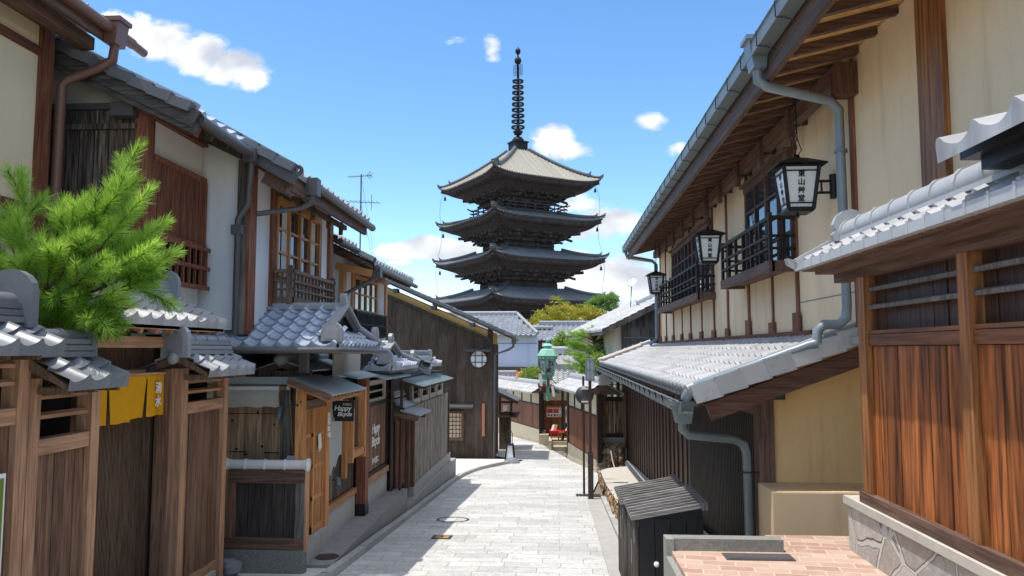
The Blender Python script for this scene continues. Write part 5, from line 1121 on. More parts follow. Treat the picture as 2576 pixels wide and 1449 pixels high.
# ---- poles
T=thing('lamp_post','square brown lamp post with caged box lamp and thicker foot','street lamp',(.70,17.25,-3.3))
b=MB(); b.box(.665,.735,17.2,17.27,-2.3,-.6); b.build('pole','iron_brown',T); one('foot','iron_brown',T,(.64,.76,17.17,17.29,-3.4,-2.3)); one('collar','sign_back',T,(.635,.765,17.165,17.295,-2.33,-2.30))
one('lamp_glass','lamp_glass',T,(.62,.79,17.14,17.3,-.66,-.26))
b=MB()
for x in(.612,.70,.79): b.box(x-.012,x+.012,17.12,17.14,-.68,-.22); b.box(x-.012,x+.012,17.3,17.32,-.68,-.22)
for z in(-.68,-.45,-.23): b.box(.60,.80,17.115,17.325,z-.012,z+.012)
for y in(17.17,17.27): b.box(.602,.62,y-.012,y+.012,-.68,-.22); b.box(.79,.806,y-.012,y+.012,-.68,-.22)
b.box(.6,.8,17.12,17.32,-.22,-.2); b.build('cage','pipe_blue',T)
T=thing('sign_post','thin brown post carrying a round sign seen from the back','sign post',(.575,18,-3.4))
b=MB(); b.tube([(.575,18,-3.45),(.575,18,-.62)],.026,10); b.build('pole','iron_brown',T)
b=MB(); b.lathe([(.001,0),(.215,0),(.215,.012),(.001,.012)],(.60,17.97,-1.06),28,axis=(.15,1,0)); b.build('disc','sign_back',T)
b=MB(); b.box(.53,.70,17.94,18.03,-.93,-.90); b.box(.53,.70,17.94,18.03,-1.23,-1.20); b.build('clamps','white_paint',T)
def grate(y0,y1,x0,x1,label,name='drain_grate'):
    T=MB(); z=gz((y0+y1)/2)+.012
    T.box(x0,x1,y0,y1,z-.05,z-.006,0)
    n=8
    for i in range(n): x=x0+(x1-x0)*(i+.5)/n; T.box(x-.012,x+.012,y0,y1,z-.006,z+.004)
    return T.build(name,'iron_brown',None,label,'drain')
grate(17.6,17.95,.38,.95,'iron drain grate in the paving at the foot of the two posts')
b=MB(); b.box(.35,1.0,9.3,9.56,gz(9.4)-.05,gz(9.4)+.012); b.build('drain_cover','granolith',None,'stone drain cover with iron rim at the lower frame edge by the kerb','drain cover')
# road covers
def ring(x,y,r0,r1,label):
    b=MB(); rows=[]
    for q in(r0,r1): rows.append([V((x+q*math.cos(t),y+q*math.sin(t),gz(y+q*math.sin(t))+.006)) for t in [2*math.pi*i/32 for i in range(33)]])
    b.grid(rows,0,.5,False,True); b.build('manhole_cover','iron_brown',None,label,'manhole cover')
ring(-1.95,14.05,.26,.30,'brown ring of a paved manhole cover nearer in the lane'); ring(-.69,31.2,.26,.30,'brown ring of a paved manhole cover far down by the bend')
T=thing('brass_plate','small rusty brass plate with dark rim set in the lane paving','cover plate',(-1.87,12.25,gz(12.25)))
def sheet(mat,x0,x1,y0,y1,h,name):
    b=MB(); b.grid([[V((x,y,gz(y)+h)) for x in(x0,x1)] for y in(y0,y1)],0,.5,False); b.build(name,mat,T)
sheet('iron_brown',-2.03,-1.72,12.08,12.42,.006,'rim'); sheet('brass',-1.98,-1.76,12.13,12.37,.010,'plate'); sheet('iron_brown',-1.9,-1.85,12.18,12.32,.014,'mark')
# ================================================================== RESTAURANT WALL AT THE BEND
def frame(p,q):      # local builder along p->q (ground points): returns a function (s,n,z)->world, n to the left-hand (lane) side
    P=V((p[0],p[1],0));d=V((q[0]-p[0],q[1]-p[1],0));L=d.length;d.normalize();n=V((-d.y,d.x,0))
    return (lambda s,k,z:P+d*s+n*k+V((0,0,z))),d,n,L
def lbox(b,fr,s0,s1,k0,k1,z0,z1,m=0,r=None):
    g=fr[0]; f=lambda s,z:z(s) if callable(z) else z
    return b.add([g(s0,k0,f(s0,z0)),g(s1,k0,f(s1,z0)),g(s1,k1,f(s1,z0)),g(s0,k1,f(s0,z0)),g(s0,k0,f(s0,z1)),g(s1,k0,f(s1,z1)),g(s1,k1,f(s1,z1)),g(s0,k1,f(s0,z1))],[(0,3,2,1),(4,5,6,7),(0,1,5,4),(1,2,6,5),(2,3,7,6),(3,0,4,7)],r,m)
def tea_wall(label,p,q,zb0,zb1,zst,zpl,ze,nposts,ext=(0,.2)):
    fr=frame(p,q);g,d,n,L=fr
    T=thing('tea_garden_wall',label,'wall',(p[0],p[1],zb0),'tile roofed restaurant walls')
    zb=lambda s:zb0+(zb1-zb0)*s/L
    b=MB(); lbox(b,fr,0,L,-.25,.05,lambda s:zb(s)-.2,lambda s:zb(s)+.14); lbox(b,fr,.1,L,-.25,.03,lambda s:zb(s)+.14,zst); 
    b.build('stone_footing','wall_stone',T)
    b=MB(); k=max(1,round(L/.23))
    for i in range(k): lbox(b,fr,L*i/k+.004,L*(i+1)/k-.004,-.04,random.uniform(-.006,.004),zst,zpl)
    b.build('boards','wall_red',T)
    b=MB(); lbox(b,fr,0,L,-.06,-.01,zpl,ze+.02); b.build('plaster','plaster_pale',T)
    b=MB()
    for i in range(nposts+1): s=L*i/nposts; lbox(b,fr,s-.05,s+.05,-.05,.02,zpl-.02,ze)
    for s in(0,L): lbox(b,fr,s-.08,s+.08,-.1,.03,zst-.05,ze)
    lbox(b,fr,0,L,-.03,.012,zpl-.06,zpl); lbox(b,fr,0,L,-.03,.02,zst-.03,zst+.02); b.build('timber','slat_board',T)
    b=MB()
    for sg in(1,-1):
        W=n*(-sg*.62)+V((0,0,.34)); o=g(-ext[0],.45 if sg>0 else -.79,ze-.02); tiles(b,o,d,W,L+ext[0]+ext[1],W.length,.24,.25,6,lip=.06,k=1.4)
    b.build('tiled_roof','tile_light',T)
    b=MB(); b.prism([g(-ext[0],.42,ze-.03),g(-ext[0],-.17,ze+.27),g(-ext[0],-.76,ze-.03)],d*(L+ext[0]+ext[1])); b.build('roof_deck','brown_x',T)
    b=MB(); ridge(b,g(-ext[0],-.17,ze+.29),g(L+ext[1],-.17,ze+.29),.26,2,.06,.08,0,.3); onigawara(b,g(-ext[0],-.17,ze+.25),-d,.3,.34); onigawara(b,g(L+ext[1],-.17,ze+.25),d,.3,.34); b.build('ridge','ridge_light',T)
    return T,fr
Tn,fn=tea_wall('near length of the boarded restaurant wall right of the notice board and red bench',(1.17,23.1),(.34,27.6),-3.66,-3.9,-3.32,-1.98,-1.32,4)
Tf,ff=tea_wall('far length of the boarded restaurant wall running left behind the dark house',(-.78,33.0),(-3.6,40.3),-4.02,-4.25,-3.45,-2.35,-1.82,6,(.1,.3))
# recessed entrance
T=thing('restaurant_entrance','recessed boarded entrance with stone steps between the two restaurant walls','entrance',(-.3,33,-4))
b=MB(); boards(b,'x',-.85,.7,33.3,-3.7,-2.2,.2,.05); b.build('boards','wall_red',T); one('plaster','plaster_pale',T,(-.85,.8,33.32,33.4,-2.2,-1.55))
one('post','slat_board',T,(-.86,-.72,32.9,33.05,-3.7,-1.5),(.1,.2,31.5,31.6,-3.7,-1.5)); b=MB(); b.box(-.64,-.56,32.88,32.9,-1.72,-1.62); one('marker','white_paint',T,(-.83,-.75,32.88,32.9,-1.74,-1.64)); one('marker_dot','ink',T,(-.805,-.775,32.87,32.88,-1.705,-1.675)) 
b=MB(); b.box(-.3,.7,31.2,33.3,-4.1,-3.72); b.box(-.3,.7,30.6,31.2,-4.1,-3.86); b.box(-.42,-.3,30.4,31.9,-4.1,-3.6); b.box(-.85,-.45,32.6,33.3,-4.2,-3.6); b.build('steps','wall_stone',T)
one('lintel','brown_x',T,(-.9,.9,32.8,33.3,-1.6,-1.45)); one('back','interior',T,(-.9,1,33.42,33.5,-4,-1.5))
b=MB(); W=V((0,1.7,.62)); tiles(b,(-.55,32.2,-1.48),(1,0,0),W,2.2,W.length,.24,.25,6,k=1.3); b.build('tiled_roof','tile_light',T)
b=MB(); b.prism([(-.55,32.25,-1.5),(-.55,33.9,-.9),(-.55,33.9,-1.5)],(2.2,0,0)); b.build('roof_deck','old_wood',T); b=MB(); ridge(b,(-.1,33.9,-.9),(1.7,33.9,-.9),.3,4,.06,.09); onigawara(b,(-.1,33.9,-.95),(-1,0,0),.3,.5); b.build('ridge','ridge_grey',T)
# notice board
T=thing('notice_board','wood framed menu board with red food pictures on the restaurant entrance wall','notice board',(-.2,33.2,-2.6))
one('board','orange_wood',T,(-.56,.13,33.22,33.29,-2.93,-2.46)); one('sheet','paper',T,(-.52,-.26,33.2,33.22,-2.9,-2.53),(-.24,-.02,33.2,33.22,-2.9,-2.53),(-.0,.1,33.2,33.22,-2.88,-2.5))
one('picture','photo_red',T,(-.51,-.27,33.19,33.2,-2.74,-2.55),(-.235,-.03,33.19,33.2,-2.74,-2.55)); one('picture','photo_dark',T,(-.49,-.4,33.19,33.2,-2.87,-2.79),(-.36,-.29,33.19,33.2,-2.88,-2.8),(-.22,-.14,33.19,33.2,-2.87,-2.79),(-.10,-.04,33.19,33.2,-2.88,-2.8),(.03,.07,33.19,33.2,-2.62,-2.55),(.03,.07,33.19,33.2,-2.86,-2.78))
b=MB(); b.tube([(-.5,33.25,-2.46),(-.46,33.25,-2.38),(-.42,33.25,-2.46)],.012,5); b.tube([(.02,33.25,-2.46),(.06,33.25,-2.38),(.1,33.25,-2.46)],.012,5); b.build('hooks','orange_wood',T)
T=thing('vertical_banner','narrow black and white vertical shop banner by the restaurant entrance','banner',(.33,31,-2.8))
one('cloth','paper',T,(.27,.37,31.0,31.02,-3.1,-2.3)); text_mesh('lettering','甘\n味\n処',.09,'ink',T,(.32,30.995,-2.55),facing((0,-1,0)),bold=.004); one('stripe','ink',T,(.27,.37,30.99,31.0,-3.1,-2.95))
# red bench with things on it
T=thing('red_bench','small wooden bench under a bright red cloth at the restaurant steps','bench',(.0,31.5,-3.7))
for x in(-.32,-.02,.1,.34): one('leg','orange_wood',T,(x-.03,x+.03,31.45,31.52,-3.72,-3.35))
one('stretcher','orange_wood',T,(-.32,.34,31.5,31.53,-3.6,-3.56)); b=MB(); b.box(-.38,.40,31.3,31.8,-3.35,-3.31); b.box(-.385,.0,31.29,31.3,-3.43,-3.31); b.box(.2,.405,31.29,31.3,-3.40,-3.31); b.box(-.39,-.38,31.3,31.8,-3.45,-3.31); b.build('red_cloth','red_cloth',T); one('seat','orange_wood',T,(0,.2,31.285,31.3,-3.38,-3.32))
T=thing('display_boards','tilted menu cards in white orange and black standing on the red bench','menu card',(.0,31.5,-3.31))
for x0,x1,m,dx in((-.25,-.12,'orange_wood',.06),(-.34,-.22,'white_paint',.08),(.0,.18,'sign_black',0),(.25,.36,'white_paint',.08)):
    b=MB(); b.prism([(x0,31.5,-3.305),(x1,31.5,-3.305),(x1+dx,31.6,-3.08),(x0+dx,31.6,-3.08)],(0,.02,0)); b.build('card',m,T)
# drain pipe at the entrance
b=MB(); b.tube([(.31,27.9,-1.45),(.31,27.9,-3.75),(.26,27.8,-3.95),(.12,27.7,-3.99)],.03,8); b.build('downpipe','iron_brown',Tn)
# ---- green copper lantern sign
T=thing('green_lantern','large green copper hexagonal lantern sign with brushed black characters','lantern',(-.43,30,-1.5))
c=(-.43,30,0); hx=dict(n=6,start=R(15),smooth=False)
b=MB(); b.lathe([(.44,-.20),(.46,-.23),(.44,-.26),(.30,-.0),(.18,.06),(.15,.10)],c,6,start=R(15),smooth=False); b.lathe([(.15,.10),(.14,.15),(.23,.15),(.21,.18),(.10,.26),(.05,.29)],c,6,start=R(15),smooth=False); b.lathe([(.05,.29),(.11,.30),(.06,.35),(.08,.38),(.03,.43),(.001,.5)],c,12); b.build('roof','copper_pale',T)
b=MB()
b=MB(); b.lathe([(.41,-.26),(.39,-.28),(.39,-.36),(.37,-.38),(.34,-.40),(.27,-.98),(.25,-1.02),(.20,-1.04),(.18,-1.16),(.24,-1.2),(.001,-1.2)],c,6,start=R(15),smooth=False); b.tube([(-.43,30,-1.2),(-.43,30,-2.0)],.06,8); b.build('body','copper_green',T)
for k in range(6):
    a=R(15)+math.pi/3*(k+.5); b.ball; nrm=V((math.sin(-a),math.cos(a),0))
hexd=[]
bb=MB()
ax=V((0,0,1));a0=ax.cross(V((0,1,0))).normalized();b0=ax.cross(a0)
for k in range(6):
    t0=R(15)+math.pi/3*k;t1=t0+math.pi/3; p=lambda t,r,z:V(c)+(a0*math.cos(t)+b0*math.sin(t))*r+V((0,0,z))
    n=(p((t0+t1)/2,1,0)-V(c)).normalized(); hexd.append(n)
    f=lambda u,r,z:(p(t0,r,z)*(1-u)+p(t1,r,z)*u)+n*.006
    bb.add([f(.12,.335,-.42),f(.88,.335,-.42),f(.84,.275,-.96),f(.16,.275,-.96)],[(0,1,2,3),(3,2,1,0)],.5)
    for u0,u1 in((.1,.45),(.55,.9)): bb.add([f(u0,.39,-.29),f(u1,.39,-.29),f(u1,.39,-.35),f(u0,.39,-.35)],[(0,1,2,3),(3,2,1,0)],.9)
bb.build('panel','white_glass',T)
best=sorted(hexd,key=lambda n:n.dot(V((.0,-1,0))))[-1]; sec=sorted(hexd,key=lambda n:n.dot(V((-.9,-.6,0))))[-1]
F=facing((best-V((0,0,.1))).normalized(),(best*.1+V((0,0,1))).normalized())
pos=V(c)+best*.285+V((0,0,-.68)); side=V((0,0,1)).cross(best)
text_mesh('lettering','文\n之\n助',.17,'ink',T,pos+side*-.0,F,bold=.006,line=.98); text_mesh('lettering','甘\n党',.07,'ink',T,pos+side*.11+V((0,0,.13)),F,bold=.003); text_mesh('lettering','茶\n屋',.085,'ink',T,pos-side*.10-V((0,0,.15)),F,bold=.003)
if (sec-best).length>.1: text_mesh('lettering','甘\n党',.12,'copper_green',T,V(c)+sec*.285+V((0,0,-.68)),facing((sec-V((0,0,.1))).normalized(),(sec*.1+V((0,0,1))).normalized()),bold=.004)
# string with paper slips by the lantern
T=thing('hanging_slips','narrow paper and wood name slips hanging from a slanting pole below the green lantern','sign',(-.3,29.5,-1.5))
b=MB(); b.tube([(-.75,29.4,-.65),(-.25,29.4,-1.15),(.13,29.4,-1.55),(.3,29.4,-1.6)],.02,6); b.build('pole','old_wood',T)
b=MB(); b.prism([(-.80,29.35,-.88),(-.68,29.35,-.87),(-.62,29.35,-1.42),(-.72,29.35,-1.43)],(0,.03,0)); f=b.build('slip','white_paint',T)
b=MB(); b.prism([(-.81,29.34,-.86),(-.67,29.34,-.85),(-.67,29.34,-.90),(-.80,29.34,-.91)],(0,.05,0)); b.prism([(-.73,29.34,-1.40),(-.61,29.34,-1.39),(-.61,29.34,-1.44),(-.73,29.34,-1.45)],(0,.05,0)); b.build('red_end','red_cloth',f)
b=MB(); b.box(-.46,-.34,29.36,29.39,-1.45,-1.08); b.build('wood_slip','old_wood',T); b=MB(); b.prism([(-.30,29.35,-1.40),(-.20,29.35,-1.38),(-.14,29.35,-1.78),(-.24,29.35,-1.8)],(0,.02,0)); b.build('white_slip','paper',T)
# ---- little timber gate and stone stub right of the restaurant
T=thing('garden_gate','small weathered timber gate with light tiled cap between restaurant wall and drainpipe','gate',(1.6,24,-3.5))
b=MB(); W=V((0,.5,.16)); tiles(b,(1.18,23.1,-.90),(1,0,0),W,1.1,W.length,.2,.2,6); W=V((0,-.5,.16)); tiles(b,(2.28,24.1,-.9),(-1,0,0),W,1.1,W.length,.2,.2,6); b.build('tiled_roof','tile_light',T)
one('post','fence_board',T,(1.30,1.42,23.5,23.62,-2.7,-.85),(1.95,2.05,23.5,23.62,-3.0,-.85)); b=MB(); boards(b,'x',1.42,1.95,23.55,-2.55,-1.58,.13,.03); b.build('boards','old_wood',T)
b=MB(); b.box(1.42,1.95,23.54,23.6,-1.58,-1.44); b.box(1.42,1.95,23.56,23.58,-1.24,-1.22); b.box(1.42,1.95,23.56,23.58,-1.08,-1.06); b.box(1.62,1.66,23.56,23.58,-1.44,-.9); b.box(1.42,1.95,23.5,23.6,-2.65,-2.55); b.build('rails','slat_board',T)
one('lintel_box','sign_black',T,(1.55,1.85,23.4,23.6,-.74,-.5)); 
b=MB(); b.box(1.3,2.0,23.45,23.9,-3.9,-2.66)
T=thing('stone_gatepost','rough rusty stone pier with a grey step beside the small timber gate','pier',(1.5,23.4,-3.7))
b.build('footing','granolith',T); b=MB()
for i in range(4):
    for k in range(3): rock(b,(1.34+.17*i,23.30+random.uniform(-.03,.03),-3.55+.26*k),.10,.12,.15,8)
b.box(1.24,1.95,23.32,23.44,-3.75,-2.85); b.build('stones','rubble_stone',T)
T=thing('rope_barrier','white rope slung from the stone pier down to a small stone','rope',(1.6,23,-3.6))
b=MB(); b.tube([(1.55,23.12,-3.02),(1.58,23.05,-3.25),(1.64,22.95,-3.5),(1.72,22.85,-3.66),(1.80,23.4,-3.7)],.022,7); b.build('rope','rope',T); b=MB(); rock(b,(1.52,22.9,-3.62),.15,.10,.08); b.build('stone_weight','rock_grey',T)
# ================================================================== HOUSES BEHIND THE BEND
T=thing('white_wall_house','grey tiled house with a blank bluish white wall below the pagoda','house',(-4,46,-4.5))
b=MB(); W=V((0,3,1.35)); tiles(b,(-9,43.6,.86),(1,0,0),W,7.75,W.length,.30,.28,6,k=1.6,clip=lambda u,v:u<7.75-v*.42); W=V((0,-3,1.35)); tiles(b,(-2.4,49.6,.86),(-1,0,0),W,6.6,W.length,.3,.28,4); b.build('tiled_roof','tile_grey',T)
b=MB(); b.prism([(-9,43.65,.8),(-9,46.6,2.06),(-9,49.5,.8)],(6.1,0,0)); b.prism([(-1.3,43.65,.8),(-2.9,46.6,2.08),(-1.3,49.5,.8)],(-1.6,0,0)); b.build('roof_deck','brown_x',T); one('wall','blue_white',T,(-9,-1.25,44.1,49,-5,.82)); 
b=MB(); ridge(b,(-9,46.6,2.1),(-2.6,46.6,2.1),.4,3,.06,.10,0,.5); b.tube([(-1.2,43.6,.95),(-2.55,46.6,2.25)],.10,8); b.build('ridge','ridge_grey',T)
one('wall_seam','gutter_grey',T,(-9,-1.25,44.08,44.1,.36,.39)); one('base_beam','brown_x',T,(-9,-1.2,43.9,44.1,-1.12,-.98),(-9,-1.2,43.95,44.1,-1.32,-1.18))
T=thing('red_roof_house','low lean to with orange red tiles under the blank white wall','shed',(-4,42.8,-4.5)); b=MB(); W=V((0,1.1,.5)); tiles(b,(-6,42.6,-1.72),(1,0,0),W,3.9,W.length,.3,.3,8,k=1.6); b.build('tiled_roof','tile_red',T); one('wall','dark_board',T,(-6,-2.2,42.8,43.6,-5,-1.72))
T=thing('low_tiled_house','low grey tiled house with weathered board wall between the white wall and the black house','house',(.5,47,-4.5))
b=MB(); W=V((0,2.4,1.0)); tiles(b,(-1.6,46.0,.62),(1,0,0),W,5.2,W.length,.3,.28,6,k=1.6); b.build('tiled_roof','tile_grey',T); b=MB(); b.prism([(-1.6,46.05,.56),(-1.6,48.4,1.55),(-1.6,50.8,.56)],(5.2,0,0)); b.build('roof_deck','brown_x',T)
b=MB(); ridge(b,(-1.2,48.4,1.58),(3.5,48.4,1.58),.3,3,.06,.09,0,.5); ridge(b,(-1.6,47.6,1.3),(-.4,47.6,1.3),.3,2,.06,.09); b.build('ridge','ridge_grey',T); b=MB(); boards(b,'x',-1.3,3.4,46.6,-5,.56,.22,.03); b.build('board_wall','old_wood',T); one('core','interior',T,(-1.3,3.4,46.65,50.5,-5,.56)); one('gutter','white_paint',T,(-1.0,-.7,45.9,46.0,.2,.42))
T=thing('back_tiled_roof','white tiled garden roof with layered ridge left of the pine behind the restaurant','house',(-2.8,42,-4.5))
b=MB(); W=V((0,1.5,.45)); tiles(b,(-3.9,40.6,-1.85),(1,0,0),W,1.6,W.length,.24,.25,6,k=1.4); b.build('tiled_roof','tile_light',T); one('wall','dark_board',T,(-3.9,-2.5,40.8,42.5,-4.8,-1.9)); b=MB(); ridge(b,(-3.7,42.1,-1.4),(-2.4,42.1,-1.4),.3,3,.06,.08); b.build('ridge','ridge_grey',T)
T=thing('restaurant_house','white tiled restaurant roof with a stacked ridge right of the green lantern','house',(1,38,-4.5))
b=MB(); W=V((0,2.4,.95)); tiles(b,(-.8,36.5,-1.15),(1,0,0),W,3.4,W.length,.26,.26,6,k=1.6); b.build('tiled_roof','tile_light',T); one('wall','plaster_pale',T,(-.8,2.4,36.8,39,-4.6,-1.2)); b=MB(); ridge(b,(-.7,38.9,-.2),(1.6,38.9,-.2),.35,4,.07,.09); b.build('ridge','ridge_light',T)
# black boarded house on the right
T=thing('black_house','black boarded gable house with a wide white tiled roof beyond the plaster house','house',(3,28,-4))
fr=frame((1.50,26.1),(.35,35.5));g,d,n,L=fr; rt=-n
b=MB(); W=rt*4.2+V((0,0,2.06)); tiles(b,g(0,0,.70),d,W,L,W.length,.28,.27,6,k=1.7); b.build('tiled_roof','tile_light',T)
b=MB(); b.prism([g(.02,-.02,.62),g(.02,-4.2,2.66),g(.02,-8.4,.62),g(.02,-8.4,.52),g(.02,-4.2,2.54),g(.02,-.02,.52)],d*(L-.04)); b.build('roof_deck','brown_x',T)
b=MB(); b.prism([g(.35,-.5,.72),g(.35,-4.2,2.5),g(.35,-7.9,.72),g(.35,-7.9,-4),g(.35,-.5,-4)],d*(L-.8)); b.build('wall','plaster_pale',T)
b=MB(); 
for i in range(22): k=-.72-.33*i; lbox(b,fr,.30,.34,k,k-.32,-4,lambda s,i=i:min(.62+.485*(.72+.33*i-.0),2.45) if i<11 else 1.)
b.build('boards','black_board',T)
b=MB(); lbox(b,fr,-.0,.06,-.02,-.1,.5,.7); b.beam(g(.0,-.02,.60),g(.0,-4.2,2.64),.08,.16); b.build('bargeboard','black_board',T)
b=MB(); 
for i in range(13): k=-1.55-.11*i; lbox(b,fr,.16,.19,k,k-.03,-.55,.30)
lbox(b,fr,.15,.2,-1.5,-3.05,.16,.20); lbox(b,fr,.15,.2,-1.5,-3.05,-.5,-.46); fb=b.build('window_bars','gutter_grey',T); b=MB(); lbox(b,fr,.27,.3,-1.6,-2.9,-.45,.08); b.build('shutter','gutter_grey',T)
b=MB(); lbox(b,fr,.27,.3,-.8,-3.4,.42,.44); b.tube([g(.22,-.8,.42),g(.2,-2,.38),g(.22,-3.4,.43)],.015,5); b.build('cable','gutter_grey',T)
b=MB(); ridge(b,g(.05,-4.2,2.7),g(L,-4.2,2.7),.35,3,.06,.09); onigawara(b,g(.1,-4.2,2.66),-d,.4,.5); ridge(b,g(3,-1.9,1.72),g(3.,-3.2,2.34),.3,2,.06,.09); b.build('ridge','ridge_light',T)
T=thing('satellite_dish','small white satellite dish on a stick above the white tiled black house','satellite dish',(2.9,30,2))
b=MB(); b.lathe([(.001,0),(.12,.01),(.2,.05),(.205,.055),(.12,.02),(.001,.01)],(2.95,30,2.62),18,axis=(-.6,-.55,.5)); b.build('dish','white_paint',T); b=MB(); b.tube([(2.85,30.2,1.5),(2.9,30.1,2.55),(2.95,30.02,2.62)],.02,6); b.build('stand','gutter_grey',T)
# ================================================================== PAGODA
PC=V((-4.81,90,0)); vd=PC.normalized(); rgt=V((vd.y,-vd.x,0)); A0=-vd*math.cos(R(15))-rgt*math.sin(R(15)); ang0=math.atan2(A0.y,A0.x)
PT=thing('pagoda','tall dark five storey wooden pagoda with ringed bronze spire rising above the lane','pagoda',(PC.x,PC.y,-7))
tips=[20.0,15.35,10.75,6.1,1.4]; Rr=[10.1,10.3,10.7,11.1,11.5]; hb=[2.6,3.0,3.25,3.5,3.75]; ztop=[24.0,16.1,11.6,7.1,2.4]; UP=.6
def side(k):
    a=ang0+math.pi/4+k*math.pi/2; nn=V((math.cos(a),math.sin(a),0)); uu=V((-nn.y,nn.x,0)); return nn,uu
for i in range(5):
    qo=Rr[i]/math.sqrt(2); qi=.95 if i==0 else hb[i-1]+.75; zm=tips[i]-UP; zt=ztop[i]
    def zz(a,q):
        t=(q-qi)/(qo-qi); s=abs(a)/q if q>0 else 0; e=1.22 if i==0 else 1.2
        return zt+(zm-zt)*(1-(1-t)**e if t<1 else 1)+UP*(max(0,s)**5)*t*t
    b=MB(); st=7
    for k in range(4):
        nn,uu=side(k); P=lambda a,q,dz=0:PC+nn*q+uu*a+V((0,0,zz(a,q)+dz))
        rows=[[P(s/10*(qi+(qo-qi)*t/st),qi+(qo-qi)*t/st) for s in range(-10,11)] for t in range(st+1)]
        b.grid(rows,0,.25,True,True)
        na=int(qo/.30)
        for j in range(-na,na+1):
            a=j*qo/(na+.5); q0=max(abs(a),qi); r=random.random()
            if qo-q0<.15: continue
            rw=[]
            for t in range(st+1):
                q=q0+(qo+.06-q0)*t/st; rw.append([P(a-.085,q,0),P(a-.05,q,.085),P(a+.05,q,.085),P(a+.085,q,0)])
            b.grid(rows and rw,0,.45+.55*r,False,True); b.add([rw[-1][0],rw[-1][1],rw[-1][2],rw[-1][3]],[(0,1,2,3),(3,2,1,0)],.2)
    rf=b.build('tiled_roof','tile_pagoda_top' if i==0 else 'tile_pagoda',PT)
    b=MB()
    for k in range(4):
        a=ang0+k*math.pi/2; dd=V((math.cos(a),math.sin(a),0)); pts=[];pts2=[]
        for t in range(13):
            q=qi+(qo-qi)*t/12; p=PC+dd*q*math.sqrt(2)+V((0,0,zz(q,q)+.18)); pts.append(p)
        b.tube(pts[:11],.22,8); b.tube(pts[10:]+[pts[-1]+dd*.25+V((0,0,.2))],.14,8)
        for p,h in((pts[10],.46),(pts[-1],.40)): b.prism([p+dd*.1+V((0,0,-.2)),p+dd*.32+V((0,0,h)),p+dd*.12+V((0,0,h*.6)),p-dd*.25+V((0,0,.1))],dd.cross(V((0,0,1)))*.22); b.prism([p+dd*.1+V((0,0,-.2)),p+dd*.32+V((0,0,h)),p+dd*.12+V((0,0,h*.6)),p-dd*.25+V((0,0,.1))],dd.cross(V((0,0,-1)))*.22)
    b.build('hip_ridge','ridge_dark',rf)
    # eave edge, soffit, rafters, brackets, body
    h=hb[i]; zb=zm-2.0
    b=MB()
    for k in range(4):
        nn,uu=side(k)
        ze=lambda s:zm+UP*abs(s)**5
        e=lambda s,q,z:PC+nn*q+uu*(s*q)+V((0,0,z))
        S_=[x/12 for x in range(-12,13)]
        b.grid([[e(s,qo,ze(s)-.02) for s in S_],[e(s,qo-.02,ze(s)-.16) for s in S_],[e(s,qo-.22,ze(s)-.18) for s in S_],[e(s,qo-.24,ze(s)-.42) for s in S_],[e(s,(qo+h)/2+.4,ze(s)*.45+.55*zm-.95) for s in S_],[e(s,h+.45,zb) for s in S_]],0,.5,False,True)
        n_=int(qo/.24)
        for j in range(-n_,n_+1):
            s=j/(n_+.5); a=s*(qo-.4); q0=max(abs(a)*1.0,(qo+h)/2+.6); z1=ze(s)-.52
            if qo-.35-q0>.2: b.beam(PC+nn*(qo-.34)+uu*a+V((0,0,z1)),PC+nn*q0+uu*a+V((0,0,z1-(qo-.34-q0)*.17)),.13,.15)
    b.build('eave','pagoda_wood',PT)
    b=MB()
    for k in range(4):
        nn,uu=side(k)
        for lv,(q,zo) in enumerate(((h+.65,-1.55),(h+1.35,-1.15),(h+2.15,-.78))):
            b.beam(PC+nn*q+uu*(.7-q)+V((0,0,zb+2.0+zo-.32)),PC+nn*q+uu*(q-.7)+V((0,0,zb+2.0+zo-.32)),.2,.22)
            for a in(-h,-h/3,h/3,h):
                b.beam(PC+nn*(h-.2)+uu*a+V((0,0,zb+2.0+zo-.52)),PC+nn*(q+.25)+uu*a+V((0,0,zb+2.0+zo-.52)),.26,.22)
                for w in(-.45,0,.45): c=PC+nn*q+uu*(a+w)+V((0,0,zb+2.0+zo-.18)); b.beam(c-nn*.14,c+nn*.14,.26,.18)
                b.beam(PC+nn*q+uu*(a-.62)+V((0,0,zb+2.+zo-.52)),PC+nn*q+uu*(a+.62)+V((0,0,zb+2.+zo-.52)),.2,.2)
        # tail rafters poking out
        for a in(-h,-h/3,h/3,h): b.beam(PC+nn*(h+.5)+uu*a+V((0,0,zb+.75)),PC+nn*(h+2.7)+uu*a*1.05+V((0,0,zb+.25)),.2,.26)
        c=(nn+uu).normalized()
        b.beam(PC+c*(h*1.4)+V((0,0,zb+.7)),PC+c*(h*1.4+3.4)+V((0,0,zb+.85)),.26,.34)
        b.beam(PC+c*(h*1.4+3)+V((0,0,zm-.75)),PC+c*(qo*1.414-.2)+V((0,0,tips[i]-.45)),.28,.3)
    b.build('brackets','pagoda_wood',PT)
    zbot=(ztop[i+1] if i<4 else -7.0)-.3
    b=MB()
    for k in range(4):
        nn,uu=side(k)
        hh=h-.12; b.add([PC+nn*hh+uu*(-hh)+V((0,0,zbot)),PC+nn*hh+uu*hh+V((0,0,zbot)),PC+nn*hh+uu*hh+V((0,0,zb+1.2)),PC+nn*hh+uu*(-hh)+V((0,0,zb+1.2))],[(0,1,2,3)],.1)
        for a in(-h,-h/3,h/3): b.beam(PC+nn*h+uu*a+V((0,0,zbot)),PC+nn*h+uu*a+V((0,0,zb+.4)),.34,.34)
        for z in(zbot+.5,zb-.55,zb-.1): b.beam(PC+nn*h+uu*(-h-.2)+V((0,0,z)),PC+nn*h+uu*(h+.2)+V((0,0,z)),.2,.22)
